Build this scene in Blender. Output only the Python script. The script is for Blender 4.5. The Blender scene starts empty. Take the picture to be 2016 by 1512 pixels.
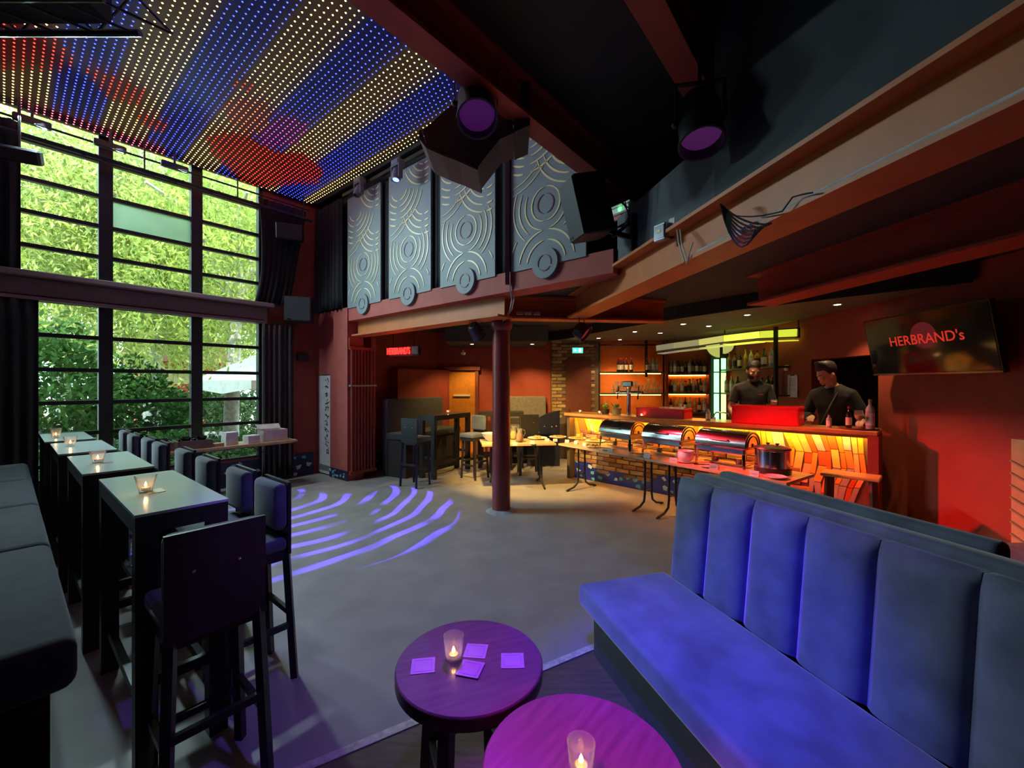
import bpy, bmesh, math, random
from mathutils import Vector, Matrix, noise as mnoise
random.seed(7)
PI = math.pi
SC = bpy.context.scene
COL = SC.collection

# ------------------------------------------------------------------ camera, world, sun, exposure
F_PX, CXP, CYP, H = 825.0, 1008.0, 756.0, 1.65          # focal length and centre in photo pixels, eye height in metres
cam_d = bpy.data.cameras.new('camera'); cam_d.sensor_width = 36.0; cam_d.lens = F_PX / 2016.0 * 36.0
cam_d.clip_start = 0.02; cam_d.clip_end = 300
cam = bpy.data.objects.new('camera', cam_d); COL.objects.link(cam)
cam.location = (0, 0, H); cam.rotation_euler = (PI / 2, 0, 0); SC.camera = cam
SC.view_settings.view_transform = 'Standard'; SC.view_settings.look = 'None'
SC.view_settings.exposure = 0.0; SC.view_settings.gamma = 1.0; SC.view_settings.use_curve_mapping = False
W = bpy.data.worlds.new('daylight'); SC.world = W; W.use_nodes = True
bg = W.node_tree.nodes['Background']; bg.inputs[0].default_value = (0.66, 0.91, 1.0, 1); bg.inputs[1].default_value = 7.0
def lamp(kind, name, loc, energy, color, target=None, **kw):
    d = bpy.data.lights.new(name, kind); d.energy = energy; d.color = color
    for k, v in kw.items(): setattr(d, k, v)
    o = bpy.data.objects.new(name, d); COL.objects.link(o); o.location = loc
    if target is not None:
        o.rotation_euler = (Vector(target) - Vector(loc)).to_track_quat('-Z', 'Y').to_euler()
    return o
sun = lamp('SUN', 'sun', (0, 0, 30), 12.0, (1.0, 0.95, 0.82), target=(-18, 9.5, 2), angle=0.02)
sun.rotation_euler = Vector((-0.42, 0.45, -0.79)).to_track_quat('-Z', 'Y').to_euler()

# ------------------------------------------------------------------ frames: world (x right, y ahead) and room (b along the gallery, a along the window wall)
TH = math.atan2(-0.637, 0.771)
AX = Vector((0.637, 0.771, 0)).normalized(); BX = Vector((AX.y, -AX.x, 0))
def RM(b, a, z=0.0): return Vector((AX.x * a + BX.x * b, AX.y * a + BX.y * b, z))
def ray(px, py): return Vector(((px - CXP) / F_PX, 1.0, (CYP - py) / F_PX))
def onz(px, py, z): r = ray(px, py); t = (z - H) / r.z; return Vector((r.x * t, t, z))      # the pixel's point at height z
def ond(px, py, y): r = ray(px, py); return Vector((r.x * y, y, H + r.z * y))                # at depth y
def ona(px, py, a): r = ray(px, py); t = a / (r.x * AX.x + r.y * AX.y); return Vector((r.x * t, t, H + r.z * t))
def onb(px, py, b): r = ray(px, py); t = b / (r.x * BX.x + r.y * BX.y); return Vector((r.x * t, t, H + r.z * t))
def ab(p): return (p.x * BX.x + p.y * BX.y, p.x * AX.x + p.y * AX.y)
def pix(p): return (CXP + F_PX * p.x / p.y, CYP - F_PX * (p.z - H) / p.y)

# ------------------------------------------------------------------ materials
MATS = {}
def mat(name, c, rough=0.5, metal=0.0, var=0.12, scale=12.0, bump=0.0, emit=None, es=1.0, sheen=0.0, coat=0.0, spec=0.5, c2=None, stretch=None):
    if name in MATS: return MATS[name]
    m = bpy.data.materials.new(name); m.use_nodes = True; nt = m.node_tree; N = nt.nodes; L = nt.links
    p = N['Principled BSDF']
    p.inputs['Roughness'].default_value = rough; p.inputs['Metallic'].default_value = metal
    p.inputs['Specular IOR Level'].default_value = spec
    if sheen: p.inputs['Sheen Weight'].default_value = sheen; p.inputs['Sheen Roughness'].default_value = 0.35
    if coat: p.inputs['Coat Weight'].default_value = coat; p.inputs['Coat Roughness'].default_value = 0.08
    tc = N.new('ShaderNodeTexCoord'); mp = N.new('ShaderNodeMapping'); L.new(tc.outputs['Object'], mp.inputs['Vector'])
    if stretch: mp.inputs['Scale'].default_value = stretch
    nz = N.new('ShaderNodeTexNoise'); nz.inputs['Scale'].default_value = scale; nz.inputs['Detail'].default_value = 5
    L.new(mp.outputs['Vector'], nz.inputs['Vector'])
    cr = N.new('ShaderNodeValToRGB'); cr.color_ramp.elements[0].position = 0.3; cr.color_ramp.elements[1].position = 0.7
    lo = [max(0, x * (1 - var)) for x in c[:3]]; hi = [min(1, x * (1 + var)) for x in c[:3]]
    if c2: lo, hi = c[:3], c2[:3]
    cr.color_ramp.elements[0].color = (*lo, 1); cr.color_ramp.elements[1].color = (*hi, 1)
    L.new(nz.outputs['Fac'], cr.inputs['Fac']); L.new(cr.outputs['Color'], p.inputs['Base Color'])
    if bump:
        b = N.new('ShaderNodeBump'); b.inputs['Strength'].default_value = bump; b.inputs['Distance'].default_value = 0.01
        L.new(nz.outputs['Fac'], b.inputs['Height']); L.new(b.outputs['Normal'], p.inputs['Normal'])
    if emit is not None:
        p.inputs['Emission Color'].default_value = (*emit[:3], 1); p.inputs['Emission Strength'].default_value = es
    MATS[name] = m; return m
def glass(name, tint=(0.95, 1, 1), refl=0.10, rough=0.02, haze=0.0):
    if name in MATS: return MATS[name]
    m = bpy.data.materials.new(name); m.use_nodes = True; nt = m.node_tree; N = nt.nodes; L = nt.links
    for n in list(N):
        if n.type != 'OUTPUT_MATERIAL': N.remove(n)
    out = [n for n in N if n.type == 'OUTPUT_MATERIAL'][0]
    t = N.new('ShaderNodeBsdfTransparent'); t.inputs[0].default_value = (*tint, 1)
    g = N.new('ShaderNodeBsdfGlossy'); g.inputs['Roughness'].default_value = rough
    fr = N.new('ShaderNodeLayerWeight'); fr.inputs['Blend'].default_value = refl * 2.5
    mx = N.new('ShaderNodeMixShader'); L.new(fr.outputs['Fresnel'], mx.inputs['Fac'])
    L.new(t.outputs[0], mx.inputs[1]); L.new(g.outputs[0], mx.inputs[2]); L.new(mx.outputs[0], out.inputs['Surface'])
    if haze:
        df = N.new('ShaderNodeBsdfTranslucent'); df.inputs[0].default_value = (.9, .9, .88, 1); d2 = N.new('ShaderNodeBsdfDiffuse'); d2.inputs[0].default_value = (.85, .85, .83, 1)
        m1 = N.new('ShaderNodeMixShader'); L.new(df.outputs[0], m1.inputs[1]); L.new(d2.outputs[0], m1.inputs[2])
        m2 = N.new('ShaderNodeMixShader'); m2.inputs[0].default_value = haze; L.new(mx.outputs[0], m2.inputs[1]); L.new(m1.outputs[0], m2.inputs[2]); L.new(m2.outputs[0], out.inputs['Surface'])
    MATS[name] = m; return m
def glow(name, c, s):
    if name in MATS: return MATS[name]
    m = bpy.data.materials.new(name); m.use_nodes = True; nt = m.node_tree; N = nt.nodes; L = nt.links
    p = N['Principled BSDF']; p.inputs['Base Color'].default_value = (*[min(1, x) * 0.6 for x in c], 1)
    p.inputs['Emission Color'].default_value = (*c, 1); p.inputs['Emission Strength'].default_value = s
    MATS[name] = m; return m

# ------------------------------------------------------------------ mesh helpers
class MB:
    def __init__(s): s.v = []; s.f = []
    def add(s, vs, fs, M=None):
        o = len(s.v)
        s.v += [tuple((M @ Vector(v)) if M else v) for v in vs]; s.f += [tuple(i + o for i in f) for f in fs]; return s
    def box(s, c, d, rz=0.0, M=None, bev=0.0):
        x, y, z = [k / 2 for k in d]
        if bev > 0:
            e = min(bev, x * .9, y * .9, z * .9)
            vs = []; 
            for zz, ins in ((-z, e), (-z + e, 0), (z - e, 0), (z, e)):
                X, Y = x - ins, y - ins; q = e if ins == 0 else e * 0.6
                vs += [(-X + q, -Y, zz), (X - q, -Y, zz), (X, -Y + q, zz), (X, Y - q, zz), (X - q, Y, zz), (-X + q, Y, zz), (-X, Y - q, zz), (-X, -Y + q, zz)]
            fs = [tuple(range(7, -1, -1)), tuple(range(24, 32))]
            for r in range(3):
                for i in range(8): j = (i + 1) % 8; fs.append((r * 8 + i, r * 8 + j, r * 8 + 8 + j, r * 8 + 8 + i))
        else:
            vs = [(-x, -y, -z), (x, -y, -z), (x, y, -z), (-x, y, -z), (-x, -y, z), (x, -y, z), (x, y, z), (-x, y, z)]
            fs = [(3, 2, 1, 0), (4, 5, 6, 7), (0, 1, 5, 4), (1, 2, 6, 5), (2, 3, 7, 6), (3, 0, 4, 7)]
        T = Matrix.Translation(Vector(c)) @ Matrix.Rotation(rz, 4, 'Z')
        return s.add(vs, fs, (M @ T) if M else T)
    def bar(s, p0, p1, w, h, roll=0.0):
        p0, p1 = Vector(p0), Vector(p1); d = p1 - p0; L = d.length
        q = d.to_track_quat('X', 'Z'); T = Matrix.Translation((p0 + p1) / 2) @ q.to_matrix().to_4x4() @ Matrix.Rotation(roll, 4, 'X')
        return s.box((0, 0, 0), (L, w, h), M=T)
    def tube(s, pts, r, n=8, closed=False):
        pts = [Vector(p) for p in pts]; m = len(pts); o = len(s.v); up = Vector((0, 0, 1))
        for i, p in enumerate(pts):
            a = pts[i - 1] if i or closed else pts[0]; c = pts[(i + 1) % m] if i < m - 1 or closed else pts[-1]
            t = (c - a).normalized(); u = t.cross(up)
            if u.length < 1e-3: u = t.cross(Vector((1, 0, 0)))
            u.normalize(); w = u.cross(t); rr = r[i] if isinstance(r, (list, tuple)) else r
            for k in range(n): an = 2 * PI * k / n; s.v.append(tuple(p + (u * math.cos(an) + w * math.sin(an)) * rr))
        for i in range(m if closed else m - 1):
            for k in range(n):
                a = o + i * n + k; b = o + i * n + (k + 1) % n; c = o + ((i + 1) % m) * n + (k + 1) % n; d = o + ((i + 1) % m) * n + k
                s.f.append((a, b, c, d))
        if not closed: s.f.append(tuple(o + k for k in range(n - 1, -1, -1))); s.f.append(tuple(o + (m - 1) * n + k for k in range(n)))
        return s
    def lathe(s, prof, n=20, M=None, cap=True):
        vs = []; fs = []; m = len(prof)
        for r, z in prof:
            for k in range(n): an = 2 * PI * k / n; vs.append((r * math.cos(an), r * math.sin(an), z))
        for i in range(m - 1):
            for k in range(n): j = (k + 1) % n; fs.append((i * n + k, i * n + j, (i + 1) * n + j, (i + 1) * n + k))
        if cap:
            if prof[0][0] > 1e-6: fs.append(tuple(range(n - 1, -1, -1)))
            if prof[-1][0] > 1e-6: fs.append(tuple((m - 1) * n + k for k in range(n)))
        return s.add(vs, fs, M)
    def prism(s, poly, z0, z1, M=None):
        n = len(poly); vs = [(x, y, z0) for x, y in poly] + [(x, y, z1) for x, y in poly]
        fs = [tuple(range(n - 1, -1, -1)), tuple(range(n, 2 * n))] + [(i, (i + 1) % n, n + (i + 1) % n, n + i) for i in range(n)]
        return s.add(vs, fs, M)
    def quad(s, a, b, c, d): return s.add([a, b, c, d], [(0, 1, 2, 3)])
    def sphere(s, c, r, nu=12, nv=8, M=None):
        rx, ry, rz = r if isinstance(r, (list, tuple)) else (r, r, r)
        vs = [(0, 0, -rz)]; fs = []
        for i in range(1, nv):
            t = -PI / 2 + PI * i / nv
            for k in range(nu): p = 2 * PI * k / nu; vs.append((rx * math.cos(t) * math.cos(p), ry * math.cos(t) * math.sin(p), rz * math.sin(t)))
        vs.append((0, 0, rz)); top = len(vs) - 1
        for k in range(nu):
            j = (k + 1) % nu; fs.append((0, 1 + j, 1 + k)); fs.append((top, top - nu + k, top - nu + j))
            for i in range(nv - 2): a = 1 + i * nu; fs.append((a + k, a + j, a + nu + j, a + nu + k))
        T = Matrix.Translation(Vector(c)); return s.add(vs, fs, (M @ T) if M else T)
    def mesh(s, name, m, smooth=None):
        me = bpy.data.meshes.new(name); me.from_pydata(s.v, [], s.f); me.update()
        bm = bmesh.new(); bm.from_mesh(me); bmesh.ops.recalc_face_normals(bm, faces=bm.faces); bm.to_mesh(me); bm.free()
        if m: me.materials.append(m)
        if smooth is not None:
            me.shade_smooth()
            me.set_sharp_from_angle(angle=math.radians(smooth))
        return me
    def build(s, name, m, parent=None, smooth=None, loc=None, rz=None):
        o = bpy.data.objects.new(name, s.mesh(name, m, smooth)); COL.objects.link(o)
        if parent: o.parent = parent
        if loc is not None: o.location = loc
        if rz is not None: o.rotation_euler[2] = rz
        return o
def inst(me, name, parent=None, loc=(0, 0, 0), rz=0.0, scale=None):
    o = bpy.data.objects.new(name, me); COL.objects.link(o); o.location = loc; o.rotation_euler[2] = rz
    if parent: o.parent = parent
    if scale: o.scale = scale
    return o
def tag(o, label, cat, group=None, kind=None):
    o['label'] = label; o['category'] = cat
    if group: o['group'] = group
    if kind: o['kind'] = kind
    return o
def thing(name, label, cat, loc=(0, 0, 0), rz=0.0, group=None):
    o = bpy.data.objects.new(name, None); COL.objects.link(o); o.location = loc; o.rotation_euler[2] = rz
    o.empty_display_size = 0.1
    return tag(o, label, cat, group)
def struct(name, mb, m, label=None, smooth=None, parent=None):
    o = mb.build(name, m, parent, smooth)
    if parent is None:
        o['kind'] = 'structure'
        if label: o['label'] = label; o['category'] = {'w': 'wall', 'f': 'floor', 'c': 'ceiling'}.get(name[0], 'trim') if name.split('_')[0] in ('wall', 'floor', 'ceiling') else name.split('_')[0]
    return o
def copy_tree(o, parent=None):
    c = o.copy(); COL.objects.link(c)
    if parent is not None: c.parent = parent
    for ch in list(o.children): copy_tree(ch, c)
    return c
RZ = math.atan2(BX.y, BX.x)            # rotation that turns local x onto the gallery direction b, local y onto the window wall direction a
def room_root(name): 
    o = bpy.data.objects.new(name, None); COL.objects.link(o); o.rotation_euler[2] = RZ; return o
RMAT = Matrix.Rotation(RZ, 4, 'Z')
def rbox(mb, b0, b1, a0, a1, z0, z1, bev=0.0):   # a box given in room coordinates
    return mb.box(((b0 + b1) / 2, (a0 + a1) / 2, (z0 + z1) / 2), (abs(b1 - b0), abs(a1 - a0), abs(z1 - z0)), M=RMAT, bev=bev)
# ------------------------------------------------------------------ shared materials
M_FLOOR = mat('floor_concrete', (0.30, 0.27, 0.25), 0.42, var=0.14, scale=3.0, bump=0.04)
M_FLOORD = mat('floor_brown', (0.11, 0.075, 0.05), 0.5, var=0.25, scale=5.0, stretch=(1, 8, 1))
M_RED = mat('red_plaster', (0.42, 0.085, 0.065), 0.7, var=0.10, scale=6, bump=0.06)
M_DRED = mat('deep_red_plaster', (0.30, 0.045, 0.022), 0.7, var=0.12, scale=5, bump=0.05)
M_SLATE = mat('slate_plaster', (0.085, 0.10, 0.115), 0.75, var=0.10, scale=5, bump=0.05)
M_BLACK = mat('black_paint', (0.010, 0.010, 0.011), 0.7, var=0.3, scale=8)
M_CEIL = mat('dark_ceiling', (0.035, 0.030, 0.026), 0.8, var=0.2, scale=4)
M_SOFFIT = mat('olive_soffit', (0.16, 0.13, 0.085), 0.7, var=0.12, scale=4)
M_STEEL = mat('red_steel', (0.42, 0.055, 0.025), 0.55, var=0.12, scale=7)
M_ORANGE = mat('orange_steel', (0.55, 0.155, 0.032), 0.5, var=0.10, scale=6)
M_COLUMN = mat('column_red', (0.20, 0.035, 0.035), 0.30, var=0.25, scale=9, c2=(0.30, 0.06, 0.055), stretch=(1, 1, .25))
M_FRAME = mat('window_black', (0.012, 0.014, 0.015), 0.45, var=0.2)
M_PINKBEAM = mat('mauve_boards', (0.22, 0.15, 0.15), 0.6, var=0.12, scale=5)
M_WINGLASS = glass('window_glass', (0.90, 0.98, 0.96), 0.04)
M_FROST = mat('frosted_pane', (0.55, 0.80, 0.80), 0.6, var=0.10, scale=3)
_p = M_FROST.node_tree.nodes['Principled BSDF']; _p.inputs['Transmission Weight'].default_value = 0.75; _p.inputs['Roughness'].default_value = 0.55
M_BLACKFAB = mat('black_curtain', (0.012, 0.013, 0.014), 0.9, var=0.3, scale=20, sheen=0.1)
M_BROWNFAB = mat('umber_curtain', (0.045, 0.032, 0.034), 0.9, var=0.25, scale=20, sheen=0.1)

BW = -7.75; AG = 3.75                       # window wall plane, gallery front plane
K = Vector((0.99, 4.045, 0)); E = Vector((0.193, -0.981, 0)).normalized(); NE = Vector((-E.y, E.x, 0))   # gallery corner, direction of the big beam, its far side normal
def EP(t, off=0.0, z=0.0): p = K + E * t + NE * off; p.z = z; return p

# ------------------------------------------------------------------ floor, ceilings, outer shell
mb = MB(); rbox(mb, BW - 0.2, 5.6, -2.3, 11.6, -0.25, 0.0); struct('floor', mb, M_FLOOR, 'grey brown concrete floor of the club room')
s0, s1 = onz(560, 1538, 0), onz(1180, 1275, 0)
sd = (s1 - s0).normalized(); sn = Vector((sd.y, -sd.x, 0))
q0 = s0 - sd * 1.0; q1 = s1 + sd * 2.2
mb = MB(); mb.prism([tuple(p.xy) for p in (q0, q1, q1 + sn * 4.0, q0 + sn * 4.0)], 0.0, 0.006); struct('floor_raised', mb, M_FLOORD, 'dark brown board floor around the seating')
mb = MB(); mb.bar(q0 - sn * 0.015 + Vector((0, 0, .005)), q1 - sn * 0.015 + Vector((0, 0, .005)), 0.045, 0.012)
struct('trim_1', mb, mat('pale_strip', (0.50, 0.44, 0.38), 0.6, var=0.3, scale=30), 'pale edging strip between concrete and dark boards')
mb = MB(); rbox(mb, BW - 0.2, 5.6, -2.3, 11.6, 5.2, 5.4); struct('ceiling', mb, M_BLACK, 'black ceiling above the light net')
mb = MB(); rbox(mb, -2.0, 5.6, -2.3, 9.0, 4.02, 4.12); struct('ceiling_low', mb, mat('brown_ceiling', (0.05, 0.035, 0.02), 0.8, var=0.3, scale=1.2), 'dark brown ceiling between red roof beams')
mb = MB(); rbox(mb, -2.06, -2.0, -2.3, 9.0, 4.02, 5.2); struct('wall_riser', mb, M_BLACK, 'black riser beside the light net')
for nm, args, lb in (('wall_near', (BW - .2, 5.6, -2.4, -2.3, -.2, 5.3), 'black wall behind the high bench'), ('wall_side', (5.6, 5.7, -2.3, 11.6, -.2, 5.3), 'black wall behind the camera'),
                 ('wall_end', (BW - .2, 5.6, 11.6, 11.7, -.2, 5.3), 'black wall at the far end')):
    mb = MB(); rbox(mb, *args); struct(nm, mb, M_BLACK, lb)
# wall with the big window: solid pieces round the opening
A0, A1, ZS, ZT = -0.14, 2.77, 0.42, 5.02
mb = MB()
rbox(mb, BW - .2, BW, -2.3, A0, -.2, 5.3); rbox(mb, BW - .2, BW, A1, AG, -.2, 5.3); rbox(mb, BW - .2, BW, A0, A1, ZT, 5.3); rbox(mb, BW - .2, BW, A0, A1, -.2, ZS)
rbox(mb, BW - .2, BW, AG, 11.6, -.2, 5.3)
wall_window = struct('wall_window', mb, M_DRED, 'red wall around the tall garden window')
# the window: frame, mullions, transoms, panes
mull = [(A0, A0 + .08), (0.79, 0.93), (1.79, 1.93), (A1 - .06, A1)]
def window(name, z0, z1, trans, label):
    root = room_root(name); root['kind'] = 'structure'; root['label'] = label; root['category'] = 'window'
    m = MB()
    for a0, a1 in mull: m.box((BW - .05, (a0 + a1) / 2, (z0 + z1) / 2), (.12, a1 - a0, z1 - z0))
    m.build('mullion_frame', M_FRAME, root)
    zs = [z0] + trans + [z1]
    bays = [(mull[i][1], mull[i + 1][0]) for i in range(3)]
    for i, (a0, a1) in enumerate(bays):
        for j, z in enumerate(zs):
            t = 0.05 if 0 < j < len(zs) - 1 else 0.07
            MB().box((BW - .05, (a0 + a1) / 2, z), (.07, a1 - a0, t)).build('transom', M_FRAME, root)
        for j in range(len(zs) - 1):
            fr = (name == 'window_1' and i == 1 and j == len(zs) - 4)
            MB().box((BW - .055, (a0 + a1) / 2, (zs[j] + zs[j + 1]) / 2), (.008, a1 - a0, zs[j + 1] - zs[j] - .04)).build('pane', M_FROST if fr else M_WINGLASS, root)
    return root
window('window_1', 2.98, ZT, [3.34, 3.75, 4.15, 4.62], 'upper band of black framed garden window')
window('window_2', ZS, 2.70, [0.62, 1.01, 1.41, 1.83, 2.26], 'lower band of black framed garden window')
# boarded beam between both windows with its roller cover
mb = MB(); rbox(mb, BW - .12, BW + .06, A0 - .3, A1 + .05, 2.68, 2.99)
tb = struct('trim_2', mb, M_PINKBEAM, 'mauve boarded beam between upper and lower window')
mb = MB(); rbox(mb, BW + .05, BW + .20, A0 - .3, A1 + .12, 2.93, 3.0, .01); mb.build('ledge', M_PINKBEAM, tb)
mb = MB(); rbox(mb, BW + .05, BW + .10, A0 - .1, A1 - .02, 2.72, 2.92); mb.build('board', mat('mauve_dark', (.15, .10, .10), .6), tb)
mb = MB(); rbox(mb, BW + .05, BW + .14, A0 - .3, A1 + .02, 2.66, 2.70); mb.build('lower_rail', M_PINKBEAM, tb)
# low wall under the window, dark blue with mosaic shards
M_NAVY = mat('navy_mosaic', (0.012, 0.016, 0.05), 0.35, var=0.3, scale=10)
M_SHARD = mat('pale_shard', (0.55, 0.56, 0.60), 0.35, var=0.15)
M_SHARDB = mat('sky_blue_shard', (0.10, 0.45, 0.62), 0.3, var=0.2)
def shards(parent, origin, u, v, n, w, h, mats_, rnd, smin=.03, smax=.07, nor=None, prob=None):
    """irregular mosaic pieces laid on a wall face; u, v unit vectors along it"""
    nor = nor or u.cross(v)
    k = 0; tries = 0; spots = []
    while k < n and tries < n * 20:
        tries += 1
        x, y = rnd.uniform(0, w), rnd.uniform(0, h); s = rnd.uniform(smin, smax)
        if prob and not prob(x, y): continue
        if any(abs(x - a) < (s + c) * .95 and abs(y - b) < (s + c) * .8 for a, b, c in spots): continue
        spots.append((x, y, s)); k += 1
        m = rnd.randint(3, 5); ph = rnd.uniform(0, 6.28)
        pts = []
        for i in range(m):
            an = ph + 2 * PI * i / m + rnd.uniform(-.35, .35); r = s * rnd.uniform(.7, 1.15)
            pts.append(origin + u * (x + r * math.cos(an)) + v * (y + .8 * r * math.sin(an)))
        vs = [tuple(p) for p in pts] + [tuple(p + nor * .006) for p in pts]
        fs = [tuple(range(m)), tuple(range(m, 2 * m))] + [(i, (i + 1) % m, m + (i + 1) % m, m + i) for i in range(m)]
        q = MB(); q.add(vs, fs); q.build('mosaic_tile', rnd.choice(mats_), parent)
rnd = random.Random(3)
mb = MB(); rbox(mb, BW, BW + .03, A0 - .3, A1 + .85, 0, .40)
lw = struct('baseboard_window', mb, M_NAVY, 'navy mosaic base under the garden window')
shards(lw, RM(BW + .03, 1.0, 0.04), AX.copy(), Vector((0, 0, 1)), 26, 2.55, .33, [M_SHARD, M_SHARD, M_SHARDB], rnd, nor=BX.copy())
# ------------------------------------------------------------------ gallery: fascia, beams, slab, back walls
mb = MB(); rbox(mb, -6.68, ab(K)[0], AG - .03, AG + .25, 2.72, 2.95); struct('trim_fascia', mb, M_RED, 'red gallery fascia below the carved panels')
mb = MB(); rbox(mb, BW, -2.14, AG + .03, AG + .12, 2.95, 5.2); struct('wall_gallery', mb, M_BLACK, 'black wall behind the carved panels')
# I beam below the fascia
mb = MB(); rbox(mb, -6.60, -3.3, AG - .02, AG + .24, 2.46, 2.485); rbox(mb, -6.60, -3.3, AG + .10, AG + .12, 2.48, 2.72)
struct('beam_gallery', mb, M_ORANGE, 'orange steel beam under the red fascia')
slab = [RM(BW, AG + .02), RM(ab(K)[0], AG + .02), EP(0, .05), EP(5.8, .05), Vector((6.5, -1.9, 0)), Vector((6.5, 11, 0)), RM(BW, 11.6)]
mb = MB(); mb.prism([tuple(p.xy) for p in slab], 2.78, 2.94); struct('ceiling_gallery', mb, M_CEIL, 'dark ceiling under the gallery')
# big diagonal I beam at the gallery edge
def ibeam(mb, p0, p1, z0, z1, w=.26, tf=.025, tw=.03):
    p0, p1 = Vector(p0), Vector(p1)
    for z in (z0 + tf / 2, z1 - tf / 2): mb.bar((p0.x, p0.y, z), (p1.x, p1.y, z), w, tf)
    mb.bar((p0.x, p0.y, (z0 + z1) / 2), (p1.x, p1.y, (z0 + z1) / 2), tw, z1 - z0 - 2 * tf + .002); return mb
mb = MB(); ibeam(mb, EP(-1.33, .10), EP(5.6, .10), 2.49, 2.80); struct('beam_diagonal', mb, M_ORANGE, 'long orange steel beam along the gallery edge')
mb = MB(); mb.tube([EP(1.3, -.02, 2.522), EP(5.6, -.02, 2.522)], .009, 6); mb.build('trim_conduit', mat('white_conduit', (.6, .6, .58), .4)); bpy.data.objects['trim_conduit']['kind'] = 'structure'
mb = MB(); mb.bar(EP(1.46, .05, 4.0), EP(5.6, .05, 4.0), .12, 2.38); struct('wall_proud', mb, mat('slate_shaded', (.028, .034, .040), .75, var=.1, scale=5), 'slate blue wall panel above the diagonal beam')  # slate darkened in its colour for the light fading up the wall
mb = MB(); mb.bar(EP(.02, .06, 3.02), EP(1.47, .06, 3.02), .08, .44); struct('wall_parapet', mb, M_SLATE, 'lit slate blue wall part, cut at the shade line, above the diagonal beam beside the loudspeaker')  # lit lower part of the wall, top edge shaped along the shade line
g0, g1 = Vector((1.42, 6.1, 0)), Vector((2.2, 2.6, 0))
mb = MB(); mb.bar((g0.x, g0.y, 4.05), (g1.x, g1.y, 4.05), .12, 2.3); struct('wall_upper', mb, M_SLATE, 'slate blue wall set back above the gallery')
c0 = Vector((-0.14, 5.45, 0)); 
mb = MB(); ibeam(mb, c0 + Vector((-.05, 0, 0)), Vector((2.06, 5.72, 0)), 2.49, 2.78, .22); struct('beam_cross', mb, M_ORANGE, 'orange steel cross beam above the column')
mb = MB(); ibeam(mb, Vector((2.60, 4.4, 0)), Vector((3.5, -.8, 0)), 2.47, 2.79, .30); struct('beam_inner', mb, M_STEEL, 'red steel beam in front of the screen wall')
# roof beams
mb = MB(); z = 3.70
p0, p1 = RM(-2.02, -2.2), RM(-2.02, 5.05); ibeam(mb, p0, p1, 3.70, 4.02, .17); struct('beam_roof', mb, M_STEEL, 'red roof beam beside the light net')
mb = MB(); ibeam(mb, RM(-.88, -2.2), RM(-.88, 3.75), 3.70, 4.02, .17); struct('beam_roof_second', mb, M_STEEL, 'red roof beam near the black stage lamp')
# ------------------------------------------------------------------ pillar wall left of the gallery, with a recess
mb = MB(); rbox(mb, -7.27, -6.68, AG - .05, AG + .25, 0, 2.95); rbox(mb, BW, -7.27, AG - .05, AG + .2, 1.82, 2.95); rbox(mb, BW, -7.62, AG + .2, AG + .6, 0, 2.9)
rbox(mb, BW, -7.0, AG + .6, AG + .7, 0, 2.9)
wp = struct('wall_pillar', mb, M_RED, 'rose red pillar wall beside the curtain')
mb = MB(); rbox(mb, -7.28, -6.67, AG - .062, AG - .05, 0, .17)
bp = struct('baseboard_pillar', mb, M_NAVY, 'navy mosaic base of the red pillar')
shards(bp, RM(-7.26, AG - .062, .02), BX.copy(), Vector((0, 0, 1)), 9, .56, .14, [M_SHARD, M_SHARDB], rnd, .02, .05, nor=-AX)
# ------------------------------------------------------------------ back room walls (world aligned)
YB, XR = 9.3, 4.3
mb = MB(); mb.box(((-3.4 + .86) / 2, YB + .1, 1.4), (4.26, .2, 2.8)); 
struct('wall_back', mb, M_DRED, 'deep red back wall of the lounge')
mb = MB(); rbox(mb, -7.35, -7.2, AG + .25, 7.6, 0, 2.8); struct('wall_lounge', mb, M_DRED, 'deep red wall behind the dark booth')
mb = MB(); mb.box((2.7, YB + .25, 1.4), (3.4, .1, 2.8)); struct('wall_bar', mb, mat('orange_plaster', (.55, .16, .03), .6, var=.1), 'orange wall behind the bar shelves')
# right hand wall with doorway
dy0, dy1 = 4.92, 6.02
mb = MB(); mb.box((XR + .1, (dy1 + 10) / 2, 1.4), (.2, 10 - dy1, 2.8)); mb.box((XR + .1, (-2 + dy0) / 2, 1.4), (.2, dy0 + 2, 2.8)); mb.box((XR + .1, (dy0 + dy1) / 2, 2.4), (.2, dy1 - dy0, .8))
struct('wall_right', mb, M_DRED, 'dark red wall that carries the screen')
mb = MB(); mb.box((XR + 1.0, (dy0 + dy1) / 2, 1.3), (.1, 2.2, 2.8)); mb.box((XR + .6, dy1 + .25, 1.3), (.9, .1, 2.8)); mb.box((XR + .6, dy0 - .25, 1.3), (.9, .1, 2.8))
struct('wall_passage', mb, mat('mauve_passage', (.06, .045, .05), .7), 'dark walls of the passage behind the doorway')
# soffit over the bar with downlights
lights_px = [(1129.5, 676), (1178.6, 665.8), (1250, 653), (1345, 638), (1471, 620), (1648.5, 599.5)]
ZSO = 2.60
front = [onz(x, y - 9, ZSO) for x, y in lights_px]
poly = [Vector((0.7, YB, 0))] + [Vector((p.x - .12, p.y - .12, 0)) for p in front] + [Vector((4.25, 3.9, 0)), Vector((4.29, YB, 0))]
mb = MB(); mb.prism([tuple(p.xy) for p in poly], ZSO, 2.79)
sof = struct('ceiling_soffit', mb, M_SOFFIT, 'lowered olive ceiling above the bar')
mb = MB()
pts = [Vector((p.x - .13, p.y - .13, 0)) for p in front]; pts = [Vector((.64, YB, 0))] + pts + [Vector((4.25, 3.86, 0))]
for a, b in zip(pts, pts[1:]): mb.bar((a.x, a.y, 2.69), (b.x, b.y, 2.69), .02, .2)
mb.build('fascia', M_BLACK, sof)
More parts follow.
